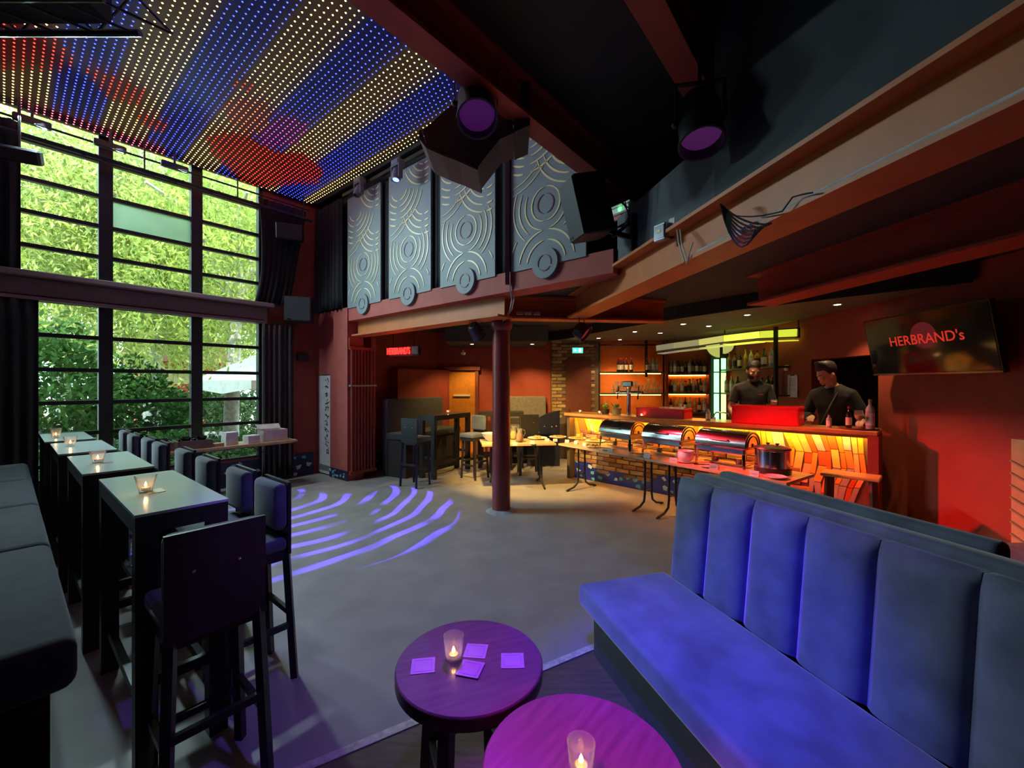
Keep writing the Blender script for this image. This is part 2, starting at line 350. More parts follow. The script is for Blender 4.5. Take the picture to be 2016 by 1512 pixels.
# soffit over the lounge, left of the bar
mb = MB(); mb.box((-0.3, 8.7, 2.62), (2.0, 1.2, .3)); struct('ceiling_lounge', mb, mat('dusky_green', (.05, .055, .045), .8), 'dusky green lowered ceiling of the lounge')
# brick wall with a door left of the bar shelves
mb = MB(); mb.box((1.39, YB + .02, 1.4), (1.05, .16, 2.8))
wb = struct('wall_brick', mb, mat('mortar', (.14, .10, .07), .9), 'brick wall around the narrow brown door')
BR = [mat('brick_%s' % n, c, .85, var=.2, scale=20, bump=.3) for n, c in (('ochre', (.32, .20, .09)), ('umber', (.20, .11, .06)), ('rust', (.27, .12, .06)), ('sand', (.38, .27, .15)))]
def brick_mesh(n, l, h, d, m):
    return MB().box((0, 0, 0), (l, d, h), bev=.008).mesh(n, m)
BRM = [brick_mesh('brick', .225, .062, .03, m) for m in BR]; BRH = [brick_mesh('brick', .105, .062, .03, m) for m in BR]
def bricks(parent, origin, u, w, h, rnd, keep=None, jit=.006):
    r = 0; z = .035; ang = math.atan2(u.y, u.x)
    while z < h:
        x = -.12 * (r % 2); 
        while x < w:
            l = .225; cx = x + .1125
            half = False
            if cx - .1125 < 0: cx = x + .12 + .0525; half = True
            if cx + .1125 > w: 
                if cx - .1125 + .105 > w: break
                cx = cx - .1125 + .0525; half = True
            if keep is None or keep(cx, z):
                p = origin + u * cx; me = rnd.choice(BRH if half else BRM)
                o = inst(me, 'brick', parent, (p.x, p.y, z + origin.z), ang)
                o.location += Vector((u.y, -u.x, 0)) * rnd.uniform(-jit, jit); o.rotation_euler[0] = rnd.uniform(-.02, .02)
            x += .24
        z += .075; r += 1
rnd = random.Random(11)
bricks(wb, Vector((.88, YB - .065, .9)), Vector((1, 0, 0)), 1.02, 1.72, rnd, keep=lambda x, z: not (.28 < x < .88 and z + .9 < 2.28))
d3 = MB().box((1.46, YB - .07, 1.1), (.56, .05, 2.2)).build('door_2', mat('door_brown', (.13, .03, .02), .5)); d3['kind'] = 'structure'; d3['label'] = 'narrow dark brown door in the brick wall'; d3['category'] = 'door'
MB().box((1.24, YB - .11, 1.05), (.03, .04, .12)).build('door_handle', mat('brass', (.5, .35, .12), .3, 1), d3)
# orange door in the lounge back wall
d1 = MB().box((ond(910, 800, YB).x, YB - .03, .98), (.58, .06, 1.9)).build('door_1', mat('door_orange', (.62, .22, .02), .5)); d1['kind'] = 'structure'; d1['label'] = 'orange door in the lounge back wall'; d1['category'] = 'door'
dx = ond(910, 800, YB).x
q = MB(); q.box((dx - .33, YB - .04, 1.0), (.07, .1, 2.0)); q.box((dx + .33, YB - .04, 1.0), (.07, .1, 2.0)); q.box((dx, YB - .05, 1.99), (.80, .12, .08)); q.build('door_frame', mat('door_frame_red', (.2, .04, .02), .5), d1)
MB().box((dx, YB - .075, 1.40), (.36, .03, .035)).build('push_bar', mat('pale_bar', (.70, .66, .58), .4), d1)
# ledge box along lounge left
mb = MB(); rbox(mb, -7.2, -6.95, 4.9, 7.0, 0, 1.95); struct('wall_ledge', mb, M_DRED, 'stepped red wall ledge behind the booth')
# ------------------------------------------------------------------ the light net under the ceiling
ZN = 4.90
def inpoly(x, y, P):
    c = False; n = len(P); j = n - 1
    for i in range(n):
        (xi, yi), (xj, yj) = P[i], P[j]
        if (yi > y) != (yj > y) and x < (xj - xi) * (y - yi) / (yj - yi) + xi: c = not c
        j = i
    return c
def net_poly(P):           # patches of the light show, given where they lie on the net (b, a)
    return [ab(onz(x, y, ZN)) for x, y in P]
REDS = [net_poly(p) for p in ([(-60, 40), (95, 55), (150, 125), (125, 140), (-60, 140)], [(162, 130), (180, 133), (295, 180), (280, 207), (215, 197)], [(262, 226), (290, 226), (337, 248), (325, 264), (285, 252)],
        [(458, 152), (503, 166), (497, 184), (462, 168)], [(403, 268), (470, 260), (540, 298), (600, 305), (638, 335), (625, 362), (520, 368), (480, 362), (420, 305)])]
ORAN = [net_poly([(437, 205), (470, 190), (535, 210), (530, 255), (490, 272), (455, 245)])]
PURP = [net_poly([(490, 255), (560, 228), (612, 245), (585, 285), (530, 290)])]
def net_color(b, a, rnd):
    for P in REDS:
        if inpoly(b, a, P): return (1.0, .03, .015)
    for P in ORAN:
        if inpoly(b, a, P): return (1.0, .12, .04)
    for P in PURP:
        if inpoly(b, a, P): return (.55, .04, .55)
    if b < -7.36 and .08 < a < 1.45: return (1.0, .10, .16)
    k = math.floor((a - .75) / .43)
    if a >= 3.33: k = 6
    if k % 2 == 0: return (1.0, .62, .17)
    return (.03, .05, 1.0)
net = thing('light_net', 'ceiling net of small coloured bulbs in yellow blue and red bands', 'light net', RM(-5.2, 1.5, ZN + .03), RZ)
def bulb_mat():
    m = bpy.data.materials.new('net_bulb'); m.use_nodes = True; N = m.node_tree.nodes; L = m.node_tree.links
    p = N['Principled BSDF']; at = N.new('ShaderNodeAttribute'); at.attribute_name = 'bulb'
    L.new(at.outputs['Color'], p.inputs['Emission Color']); L.new(at.outputs['Color'], p.inputs['Base Color']); p.inputs['Emission Strength'].default_value = 9.5
    MATS['net_bulb'] = m; return m
M_BULB = bulb_mat()
inv = net.matrix_basis.inverted()
MB().box((.10, 0, .035), (5.05, 4.6, .02)).build('backing_sheet', mat('net_black', (.012, .012, .014), .8), net)
SP = .0615; rnd = random.Random(5)
a = -0.62
OCT = [(1, 0, 0), (0, 1, 0), (-1, 0, 0), (0, -1, 0), (0, 0, -1.0)]
OF = [(0, 1, 4), (1, 2, 4), (2, 3, 4), (3, 0, 4)]
while a < 3.56:
    vs, fs, cols = [], [], []
    b = -7.60 + (.036 if int(round((a + .62) / SP)) % 2 else 0)
    while b < -2.6:
        c = net_color(b, a, rnd); r = .0092
        lx, ly = b + 5.2, a - 1.5
        o = len(vs); vs += [(lx + x * r, ly + y * r, -.03 + z * r) for x, y, z in OCT]; fs += [tuple(i + o for i in f) for f in OF]; cols += [(*c, 1)] * 5
        b += .072
    me = bpy.data.meshes.new('bulb_string'); me.from_pydata(vs, [], fs); me.update()
    at = me.color_attributes.new('bulb', 'FLOAT_COLOR', 'POINT'); at.data.foreach_set('color', [x for c in cols for x in c])
    me.materials.append(M_BULB)
    o = bpy.data.objects.new('bulb_string', me); COL.objects.link(o); o.parent = net; o['kind'] = 'stuff'
    a += SP
mb = MB()
rr = MB(); rr.box((-2.42, 0, -.0), (.05, 4.4, .05)); rr.box((.08, 2.12, 0), (5.0, .05, .05)); rr.build('edge_rail', M_BLACK, net)

# ------------------------------------------------------------------ stage lamps: housing that carries the light
M_LAMPB = mat('lamp_black', (.015, .015, .017), .4, var=.2)
def par_can(label, loc, target, r, L, color, energy, angle, blend=.25, lens=(.5, .1, .6), ls=1.5, hang=0.25, group='stage lamps', gobo=False, size=.05, em_off=0.02):
    root = thing('stage_spotlight', label, 'stage lamp', loc, 0, group)
    d = (Vector(target) - Vector(loc)); q = d.to_track_quat('-Z', 'Y'); T = q.to_matrix().to_4x4()
    b = MB(); b.lathe([(r * .45, L * .55), (r * .8, L * .5), (r * .95, L * .3), (r, 0), (r, -L * .45), (r * 1.08, -L * .45), (r * 1.08, -L * .5), (r * .98, -L * .5), (r * .95, -L * .3)], 20, M=T, cap=False)
    b.build('housing', M_LAMPB, root, 40)
    MB().lathe([(0.0001, 0), (r * .93, 0)], 20, M=T @ Matrix.Translation((0, 0, -L * .3)), cap=False).build('lens', glow('lens_%g_%g_%g' % lens, lens, ls), root)
    y = MB(); side = T.to_3x3() @ Vector((1, 0, 0)); side.z = 0; side = side.normalized() if side.length > 1e-3 else Vector((1, 0, 0))
    up = Vector((0, 0, 1))
    y.bar(side * (r * 1.12), side * (r * 1.12) + up * (r * 1.9), .03, .008); y.bar(side * (-r * 1.12), side * (-r * 1.12) + up * (r * 1.9), .03, .008); y.bar(side * (-r * 1.14) + up * (r * 1.9), side * (r * 1.14) + up * (r * 1.9), .03, .008)
    y.tube([up * (r * 1.9), up * (r * 1.9 + hang)], .012, 8)
    y.build('yoke', M_LAMPB, root)
    MB().sphere(tuple(side * (r * 1.16)), .022, 8, 6).build('knob', M_LAMPB, root)
    lp = Vector(loc) + d.normalized() * (L * .5 + em_off)
    l = lamp('SPOT', 'stage_beam', lp, energy, color, target=target, spot_size=math.radians(angle), spot_blend=blend, shadow_soft_size=size)
    l.parent = root; l.matrix_parent_inverse = Matrix.Translation(-Vector(loc))
    return root, l
def gobo_nodes(l, scale=7.0):
    l.data.use_nodes = True; nt = l.data.node_tree; N = nt.nodes; L = nt.links
    em = [n for n in N if n.type == 'EMISSION'][0]
    tc = N.new('ShaderNodeTexCoord'); sx = N.new('ShaderNodeSeparateXYZ'); L.new(tc.outputs['Normal'], sx.inputs[0])
    dv = N.new('ShaderNodeVectorMath'); dv.operation = 'DIVIDE'; L.new(tc.outputs['Normal'], dv.inputs[0])
    cb = N.new('ShaderNodeCombineXYZ')
    for i in range(3): L.new(sx.outputs['Z'], cb.inputs[i])
    L.new(cb.outputs[0], dv.inputs[1])
    mp = N.new('ShaderNodeMapping'); L.new(dv.outputs[0], mp.inputs[0]); mp.inputs['Location'].default_value = (.34, .20, 0)
    wv = N.new('ShaderNodeTexWave'); wv.wave_type = 'RINGS'; wv.rings_direction = 'Z'; wv.inputs['Scale'].default_value = scale * .62; wv.inputs['Distortion'].default_value = 3.4; wv.inputs['Detail'].default_value = 0.5; wv.inputs['Detail Scale'].default_value = 1.2
    L.new(mp.outputs[0], wv.inputs['Vector'])
    cr = N.new('ShaderNodeValToRGB'); cr.color_ramp.elements[0].position = .72; cr.color_ramp.elements[1].position = .80
    L.new(wv.outputs['Color'], cr.inputs[0]); 
    ml = N.new('ShaderNodeMath'); ml.operation = 'MULTIPLY'; L.new(cr.outputs[0], ml.inputs[0])
    nz = N.new('ShaderNodeTexNoise'); nz.inputs['Scale'].default_value = 5.0; L.new(dv.outputs[0], nz.inputs['Vector']); c2 = N.new('ShaderNodeValToRGB'); c2.color_ramp.elements[0].position = .40; c2.color_ramp.elements[1].position = .52; L.new(nz.outputs['Fac'], c2.inputs[0]); L.new(c2.outputs[0], ml.inputs[1])
    L.new(ml.outputs[0], em.inputs['Strength'])
BLUE = (.13, .10, 1.0); PURPLE = (.62, .03, 1.0)
# lamps named after where they hang
par_can('large black stage lamp with violet lens hanging below the light net', ond(938, 208, 3.0), (.02, 1.36, .55), .135, .34, (.42, .012, 1.0), 720, 25, .6, (.30, .03, .42), .10, .32)
par_can('black stage lamp hanging from the second roof beam near the slate wall', ond(1378, 240, 2.45), (.95, 1.7, .45), .12, .32, (.30, .10, 1.0), 60, 40, .6, (.35, .06, .4), .12, .27)
par_can('small black stage lamp beside the column capital over the lounge', ond(937, 652, 5.5), (.45, 7.3, .5), .085, .2, (1, .62, .17), 620, 80, .6, (.25, .22, .2), .5, .12)
par_can('small black stage lamp below the cross beam near the bar', ond(1145, 652, 5.4), (2.70, 4.60, .85), .11, .16, (1.0, .015, .03), 760, 50, .8, (.3, .02, .02), .5, .10)
# blue wash over the dance floor from the lamp bar by the net
par_can('black stage lamp on the second roof beam aimed at the dance floor', RM(-.88, .9, 3.44), (-.5, 2.85, 0), .12, .3, (.20, .12, 1.0), 125, 56, .25, (.1, .1, 1.0), 3.0, .03)
par_can('black stage lamp on the second roof beam above the velvet bench', (-.30, 1.02, 3.42), (.80, 1.95, .42), .12, .3, (.03, .012, 1.0), 640, 34, .8, (.1, .1, 1.0), 2.0, .03)
par_can('black stage lamp on the second roof beam aimed at the nearest round table', RM(-.88, -.15, 3.44), (.24, 1.12, .55), .12, .3, (1.0, .006, .60), 620, 18, .6, (.6, .02, .5), 2.0, .03)
# moving heads on the gallery front
def moving_head(label, p, target, blue):
    root = thing('stage_spotlight', label, 'moving lamp', p, RZ, 'moving heads')
    grey = mat('head_shell', (.16, .15, .145), .4)
    MB().box((0, .02, .17), (.17, .13, .09), bev=.015).build('base', grey, root)
    y = MB(); y.box((-.085, 0, .04), (.025, .07, .2), bev=.008); y.box((.085, 0, .04), (.025, .07, .2), bev=.008); y.box((0, 0, .13), (.19, .07, .025)); y.build('yoke', grey, root)
    d = (Vector(target) - p); d = Matrix.Rotation(-RZ, 3, 'Z') @ d
    T = d.to_track_quat('-Z', 'Y').to_matrix().to_4x4()
    MB().lathe([(.03, .10), (.06, .085), (.07, .02), (.062, -.06), (.05, -.09), (.045, -.085)], 18, M=T, cap=False).build('head', grey, root, 40)
    MB().lathe([(.0001, 0), (.046, 0)], 18, M=T @ Matrix.Translation((0, 0, -.075)), cap=False).build('lens', glow('lens_blue', (.06, .08, 1.0), 12) if blue else mat('lens_dark', (.05, .05, .06), .1), root)
    MB().tube([(0, .02, .21), (0, .06, 4.82 - p.z)], .014, 8).build('clamp', M_LAMPB, root)
    return root
hp1 = ona(706, 377, 3.52); moving_head('grey moving head lamp before the first carved panel', hp1, hp1 + Vector((-.3, -.4, -1)), False)
hp2 = ona(781, 345, 3.45); moving_head('grey moving head lamp with shining blue lens', hp2, hp2 + Vector((-.05, -.35, -1)), True)
gl = lamp('SPOT', 'gobo_beam', hp2 + Vector((-.06, -.16, -.16)), 5200, (.09, .05, 1.0), target=(-2.30, 5.2, 0), spot_size=math.radians(43), spot_blend=.1, shadow_soft_size=.012)
gobo_nodes(gl)
# truss rail the heads hang from
mb = MB(); rbox(mb, -6.7, -2.2, 3.62, 3.66, 4.80, 4.85)
tag(mb.build('lighting_rail', M_LAMPB), 'black lamp rail running above the carved panels', 'rail')

# ------------------------------------------------------------------ downlights
M_DL = glow('downlight_lamp', (1.0, .80, .55), 30); M_DLR = mat('downlight_ring', (.5, .48, .45), .3, .8)
def downlight(p, label, energy=18, ang=95, col=(1.0, .62, .28)):
    r = thing('downlight', label, 'downlight', p, 0, 'ceiling downlights')
    MB().lathe([(.034, -.002), (.05, -.006), (.052, 0)], 18, cap=False).build('ring', M_DLR, r, 40)
    MB().lathe([(.0001, -.003), (.034, -.003)], 16, cap=False).build('lamp', M_DL, r)
    l = lamp('SPOT', 'downlight_beam', (p.x, p.y, p.z - .03), energy, col, target=(p.x, p.y, 0), spot_size=math.radians(ang), spot_blend=.6, shadow_soft_size=.03)
    l.parent = r; l.matrix_parent_inverse = Matrix.Translation(-p)
ords = ['first', 'second', 'third', 'fourth', 'fifth', 'sixth']
for i, (x, y) in enumerate(lights_px): downlight(onz(x, y, ZSO), '%s downlight from the brick wall in the outer row over the bar' % ords[i], 60)
for i, (x, y) in enumerate([(1220.5, 668.6), (1300, 655.6), (1395.5, 642)]): downlight(onz(x, y, ZSO), '%s downlight from the brick wall in the inner row over the bar' % ords[i], 60)
for i, (x, y) in enumerate([(929, 694.5), (1047.5, 692.5)]):
    p = onz(x, y, 2.47); p.y = min(p.y, 9.0); p = ond(x, y, 8.6); p.z = 2.47; downlight(p, ('downlight left of the column' if i == 0 else 'downlight right of the column') + ' in the lounge ceiling', 90, 120, (1.0, .66, .22))

# fill lamps added on the window pipe, standing in for more daylight in the room
for a_, l_ in ((.2, 'left'), (.85, 'middle'), (1.5, 'right')):
    c_ = RM(-7.30, a_, 4.66); r = thing('stage_spotlight', 'added fill lamp on the window pipe, the %s one of three' % l_, 'stage lamp', c_, RZ, 'added fill lamps on the window pipe')
    MB().box((0, 0, .0), (.07, .30, .08), bev=.01).build('housing', M_LAMPB, r); MB().box((.037, 0, -.005), (.006, .27, .06)).build('pane', mat('fill_pane', (.03, .03, .035), .3), r); MB().tube([(0, 0, .05), (0, 0, .21)], .012, 6).build('clamp', M_LAMPB, r)
    l = lamp('AREA', 'fill_beam', c_ + BX * .06 + Vector((0, 0, -.02)), 46, (.66, .93, 1.0), target=RM(-3.0, 2.6, .2), shape='RECTANGLE', size=.28, size_y=.07, spread=math.radians(125))
    l.parent = r; l.matrix_parent_inverse = r.matrix_basis.inverted()
# ------------------------------------------------------------------ furniture materials
M_BWOOD = mat('black_stained_wood', (.016, .014, .014), .38, var=.3, scale=14, stretch=(1, 1, 6))
M_TOP = mat('table_white_teal_lit', (.58, .68, .66), .20, var=.03, scale=3)  # white top with the teal light tinted into its colour
M_VELV = mat('slate_velvet', (.085, .10, .125), .85, var=.30, scale=5, sheen=.6, bump=.05)
M_VELVB = mat('blue_grey_velvet', (.13, .15, .21), .85, var=.28, scale=6, sheen=.7, bump=.06)
M_CHAR = mat('charcoal_cloth', (.05, .05, .052), .9, var=.2, scale=25, sheen=.2)
M_CGLASS = glass('candle_glass', (.95, .96, .96), .05, haze=.10)
M_WAX = mat('wax', (.75, .70, .62), .5)
M_FLAME = glow('flame', (1.0, .45, .10), 25)
M_ALU = mat('tea_cup_metal', (.6, .55, .5), .35, .9)
M_CHROME = mat('chrome', (.75, .75, .75), .15, 1.0, var=.04)
M_PAPER = mat('white_paper', (.78, .77, .74), .7, var=.03)

def cushion(mb, c, d, r=.03, M=None): return mb.box(c, d, bev=r, M=M)
def soft(o, w=.025, seg=3):
    m = o.modifiers.new('round', 'BEVEL'); m.width = w; m.segments = seg; m.limit_method = 'ANGLE'; m.angle_limit = .6
    o.data.shade_smooth(); return o

# ------------------------------------------------------------------ bar tables
def bar_table(label, loc, rz, L=1.05, Wd=.34, hgt=1.10, group='high bar tables', top=M_TOP):
    r = thing('bar_table', label, 'table', loc, rz, group)
    MB().box((0, 0, hgt - .006), (L, Wd, .012)).build('tabletop', top, r)
    q = MB(); q.box((0, 0, hgt - .05), (L - .004, Wd - .004, .075)); q.build('apron', M_BWOOD, r)
    for sx in (-1, 1):
        for sy in (-1, 1):
            MB().box((sx * (L / 2 - .04), sy * (Wd / 2 - .04), (hgt - .08) / 2), (.075, .075, hgt - .08)).build('leg', M_BWOOD, r)
    for sy in (-1, 1): MB().box((0, sy * (Wd / 2 - .04), .24), (L - .16, .03, .045)).build('stretcher', M_BWOOD, r)
    for sx in (-1, 1): MB().box((sx * (L / 2 - .04), 0, .36), (.03, Wd - .16, .045)).build('stretcher', M_BWOOD, r)
    return r
tabs = [((-2.855, .515), 1.05), ((-4.13, .47), .98), ((-5.28, .435), .92), ((-6.42, .41), .95)]
tl = ['white topped bar table nearest the camera with a candle', 'second white bar table in the row toward the window', 'third white bar table in the row toward the window', 'white bar table standing closest to the garden window']
for ((b, a), L), l in zip(tabs, tl): bar_table(l, RM(b, a), RZ, L)

# ------------------------------------------------------------------ bar stools: local back at +y
def make_stool():
    r = thing('bar_stool', 'x', 'stool', (0, 0, 0), 0, 'grey upholstered bar stools')
    w = .33; s = MB(); s.box((0, -.01, .755), (w, .35, .075)); soft(s.build('seat', M_VELV, r), .025, 4)
    q = MB(); q.box((0, 0, .695), (w - .02, .33, .05)); q.build('seat_frame', M_BWOOD, r)
    b = MB(); b.box((0, .135, .965), (w, .065, .26)); soft(b.build('backrest', M_VELV, r), .03, 4)
    b = MB(); b.box((0, .175, .90), (w + .005, .018, .40)); bb = b.build('back_board', M_BWOOD, r)
    for x in (-.07, .08): MB().lathe([(.0001, .004), (.006, .003), (.008, 0)], 8, M=Matrix.Translation((x, .184, .95)) @ Matrix.Rotation(-PI / 2, 4, 'X')).build('screw', M_CHROME, bb)
    for sx in (-1, 1):
        MB().bar((sx * (w / 2 - .02), .165, .72), (sx * (w / 2 + .005), .20, 0), .034, .034).build('leg', M_BWOOD, r)
        MB().bar((sx * (w / 2 - .02), -.10, .70), (sx * (w / 2 + .005), -.12, 0), .034, .034).build('leg', M_BWOOD, r)
        MB().bar((sx * (w / 2 - .007), .185, .30), (sx * (w / 2 - .007), -.112, .30), .022, .03).build('foot_rail', M_BWOOD, r)
    MB().bar((-w / 2, -.115, .24), (w / 2, -.115, .24), .022, .03).build('foot_rail', M_BWOOD, r)
    MB().bar((-w / 2, .188, .36), (w / 2, .188, .36), .022, .03).build('foot_rail', M_BWOOD, r)
    return r
STOOL = make_stool(); STOOL_USED = [False]
def stool(label, loc, rz, group='grey upholstered bar stools'):
    o = STOOL if not STOOL_USED[0] else copy_tree(STOOL)
    STOOL_USED[0] = True; o.location = loc; o.rotation_euler[2] = rz; o['label'] = label; o['group'] = group; return o
stool('grey bar stool at the head of the nearest white table, back to the camera', RM(-2.10, .53), RZ - PI / 2)
sp = [(-2.62, .84), (-3.12, .84), (-3.80, .832), (-4.42, .832), (-5.12, .80), (-5.62, .80), (-6.22, .775), (-6.76, .775)]
nth = ['first', 'second', 'third', 'fourth', 'fifth', 'sixth', 'seventh']
for i, (b, a) in enumerate(sp):
    l = 'grey bar stool nearest the camera along the open side of the tables' if i == 0 else ('grey bar stool nearest the garden window along the tables' if i == 7 else '%s grey bar stool along the open side of the white tables, counted from the camera' % nth[i])
    stool(l, RM(b, a), RZ)

# ------------------------------------------------------------------ long high bench left of the tables
r = thing('high_bench', 'long dark grey cushioned high bench beside the white bar tables', 'bench', RM(-4.2, -.15), RZ)
bs = [2.17, .83, -.35, -1.55, -2.75]
for i in range(4):
    x0, x1 = bs[i + 1], bs[i]; q = MB(); q.box(((x0 + x1) / 2, 0, .71), (x1 - x0 - .006, .62, .18)); soft(q.build('seat_cushion', mat('dark_grey_cloth', (.038, .045, .055), .9, var=.25, scale=9, sheen=.3, bump=.05), r), .045, 4)
MB().box((-.29, -.03, .31), (4.88, .55, .62)).build('base', M_BLACK, r)

# ------------------------------------------------------------------ velvet bench on the right
wdir = Vector((.278, -.96, 0)).normalized(); ndir = Vector((-wdir.y, wdir.x, 0))
P0 = onz(1137, 1147, .43); P0.z = 0
brz = math.atan2(wdir.y, wdir.x)       # local x along the bench, local y toward the back
r = thing('velvet_bench', 'long blue velvet bench with padded upright back in the foreground', 'bench', P0, brz)
LB = 3.25
q = MB(); q.box((LB / 2, .31, .365), (LB, .62, .13)); soft(q.build('seat', M_VELVB, r), .03, 4)
MB().box((LB / 2 + .03, .38, .15), (LB - .06, .60, .30)).build('base', mat('bench_base', (.05, .055, .06), .7), r)
pw = .2955
for i in range(11):
    x0 = i * pw; T = Matrix.Translation((x0 + pw / 2, .69, .43)) @ Matrix.Rotation(-.10, 4, 'X')
    q = MB(); 
    n = 7; prof = []
    # padded panel: bowed front, rounded top
    vs = []; fs = []; nx, nz = 9, 14; hh = .64
    for j in range(nz + 1):
        v = j / nz
        for k in range(nx + 1):
            u = k / nx; e = 1 - abs(2 * u - 1) ** 5; et = 1 - max(0, (v - .86) / .14) ** 2.2
            vs.append(((u - .5) * (pw - .004), -.05 * (.35 + .65 * e) * max(.12, et), v * hh - .03))
    for j in range(nz):
        for k in range(nx): a = j * (nx + 1) + k; fs.append((a, a + 1, a + nx + 2, a + nx + 1))
    base = len(vs)
    for j in (0, nz):
        for k in range(nx + 1): vs.append(((k / nx - .5) * (pw - .004), .05, j / nz * hh - .03))
    for k in range(nx): fs.append((k + 1, k, base + k, base + k + 1)); fs.append((nz * (nx + 1) + k, nz * (nx + 1) + k + 1, base + nx + 1 + k + 1, base + nx + 1 + k)); fs.append((base + k + 1, base + k, base + nx + 1 + k, base + nx + 2 + k))
    s0_ = [j * (nx + 1) for j in range(nz + 1)]; fs.append(tuple(s0_ + [base + nx + 1, base])); s1_ = [j * (nx + 1) + nx for j in range(nz, -1, -1)]; fs.append(tuple(s1_ + [base + nx, base + 2 * nx + 1]))
    q.add(vs, fs, T); q.build('back_panel', M_VELVB, r, 60)
q = MB(); T = Matrix.Translation((0, .80, .0)) @ Matrix.Rotation(-.10, 4, 'X'); q.box((LB / 2, .0, .53), (LB, .13, 1.06), M=T); soft(q.build('back_frame', M_VELVB, r), .03, 3)
# bench back to back with it, seen over its top
q0 = thing('velvet_bench', 'second velvet bench standing back to back behind the foreground one', 'bench', P0 + ndir * 1.03 , brz)
q = MB(); q.box((.72, .02, .535), (1.35, .10, 1.07)); soft(q.build('back_frame', M_VELVB, q0), .03)
q = MB(); q.box((.72, .36, .365), (1.35, .56, .13)); soft(q.build('seat', M_VELVB, q0), .03)
MB().box((.72, .34, .15), (1.28, .50, .30)).build('base', M_BLACK, q0)
# bench along the right wall
r = thing('wall_bench', 'grey bench against the dark red wall below the screen', 'bench', (XR - .29, 2.30, 0), 0)
q = MB(); q.box((0, 0, .34), (.55, 1.9, .18)); soft(q.build('seat', M_VELV, r), .03)
MB().box((.03, 0, .125), (.46, 1.85, .25)).build('base', M_BLACK, r)
r = thing('patterned_panel', 'pale yellow striped wooden panel leaning at the wall by the grey bench', 'panel', (XR - .13, 3.37, 0), 0)
MB().box((0, 0, .6), (.12, .16, 1.2)).build('body', mat('pale_wood', (.55, .38, .16), .6), r)
for k in range(8):
    MB().bar((-.065, -.075, .25 + k * .1), (-.065, .075, .32 + k * .1), .03, .012).build('stripe', mat('stripe_green', (.30, .30, .14), .6), r)

# ------------------------------------------------------------------ round tables in front
M_RTOP = mat('dark_wood_top', (.085, .05, .075), .28, var=.25, scale=6, stretch=(1, 9, 1), coat=.3)
def round_table(label, c, R=.285, hgt=.56, rot=.4):
    r = thing('round_table', label, 'table', c, rot, 'round side tables')
    MB().lathe([(R - .004, hgt - .048), (R, hgt - .044), (R, hgt - .004), (R - .004, hgt)], 64).build('tabletop', M_RTOP, r, 40)
    MB().lathe([(R + .0005, hgt - .05), (R + .0015, hgt - .046), (R + .0015, hgt - .006), (R + .0005, hgt - .005)], 64, cap=False).build('edge_band', mat('edge_band', (.05, .03, .03), .35), r, 40)
    for k in range(4):
        an = PI / 4 + k * PI / 2; MB().bar((.17 * math.cos(an), .17 * math.sin(an), hgt - .05), (.20 * math.cos(an), .20 * math.sin(an), 0.006), .045, .045).build('leg', M_BWOOD, r)
        a2 = an + PI / 2; MB().bar((.185 * math.cos(an), .185 * math.sin(an), .20), (.185 * math.cos(a2), .185 * math.sin(a2), .20), .022, .03).build('stretcher', M_BWOOD, r)
    return r
RT1 = Vector((-.166, 1.653, 0)); RT2 = Vector((.20, 1.194, 0))
round_table('round dark wooden table with four square cards on it', RT1)
round_table('round dark table glowing magenta at the lower picture edge', RT2, rot=.9)
# ------------------------------------------------------------------ candles in glasses
def candle(label, loc, r0=.026, r1=.036, h=.075, group='tealights in glasses', fl=1.0):
    r = thing('tealight_glass', label, 'candle', loc, 0, group)
    MB().lathe([(r0 - .002, 0), (r0, .002), (r1, h), (r1 - .003, h), (r0 - .003, .012), (.0001, .010)], 24, cap=True).build('glass', M_CGLASS, r, 50)
    c = MB().lathe([(.019, .012), (.019, .026), (.017, .026), (.017, .023), (.0001, .023)], 16).build('candle_cup', M_ALU, r, 40)
    MB().lathe([(.0001, .0235), (.0165, .0235)], 14, cap=False).build('wax', glow('wax_glow', (1.0, .30, .06), 1.6), c)
    MB().lathe([(.0001, .026), (.0045 * fl, .032), (.0055 * fl, .037), (.003 * fl, .047), (.0001, .055)], 10).build('flame', M_FLAME, r, 60)
    l = lamp('POINT', 'candle_light', Vector(loc) + Vector((0, 0, .045)), .25, (1.0, .5, .18), shadow_soft_size=.006); l.parent = r; l.matrix_parent_inverse = Matrix.Translation(-Vector(loc))
    return r
p = onz(893, 1299, .56); candle('tealight burning in a clear glass on the round table with cards', p, .031, .040, .098, fl=1.3)
p = onz(1144, 1522, .56); candle('tealight in a clear glass on the magenta round table', p, .031, .040, .088, fl=1.3)
for px, py, l in ((287, 969, 'flared tealight glass on the nearest white bar table'), (192.5, 911, 'flared tealight glass on the second white bar table'), (138.5, 878.5, 'flared tealight glass on the third white bar table'), (110, 862, 'tall tealight glass on the bar table by the window')):
    p = onz(px, py, 1.1); candle(l, p, .026, .046, .085 if px > 120 else .10)
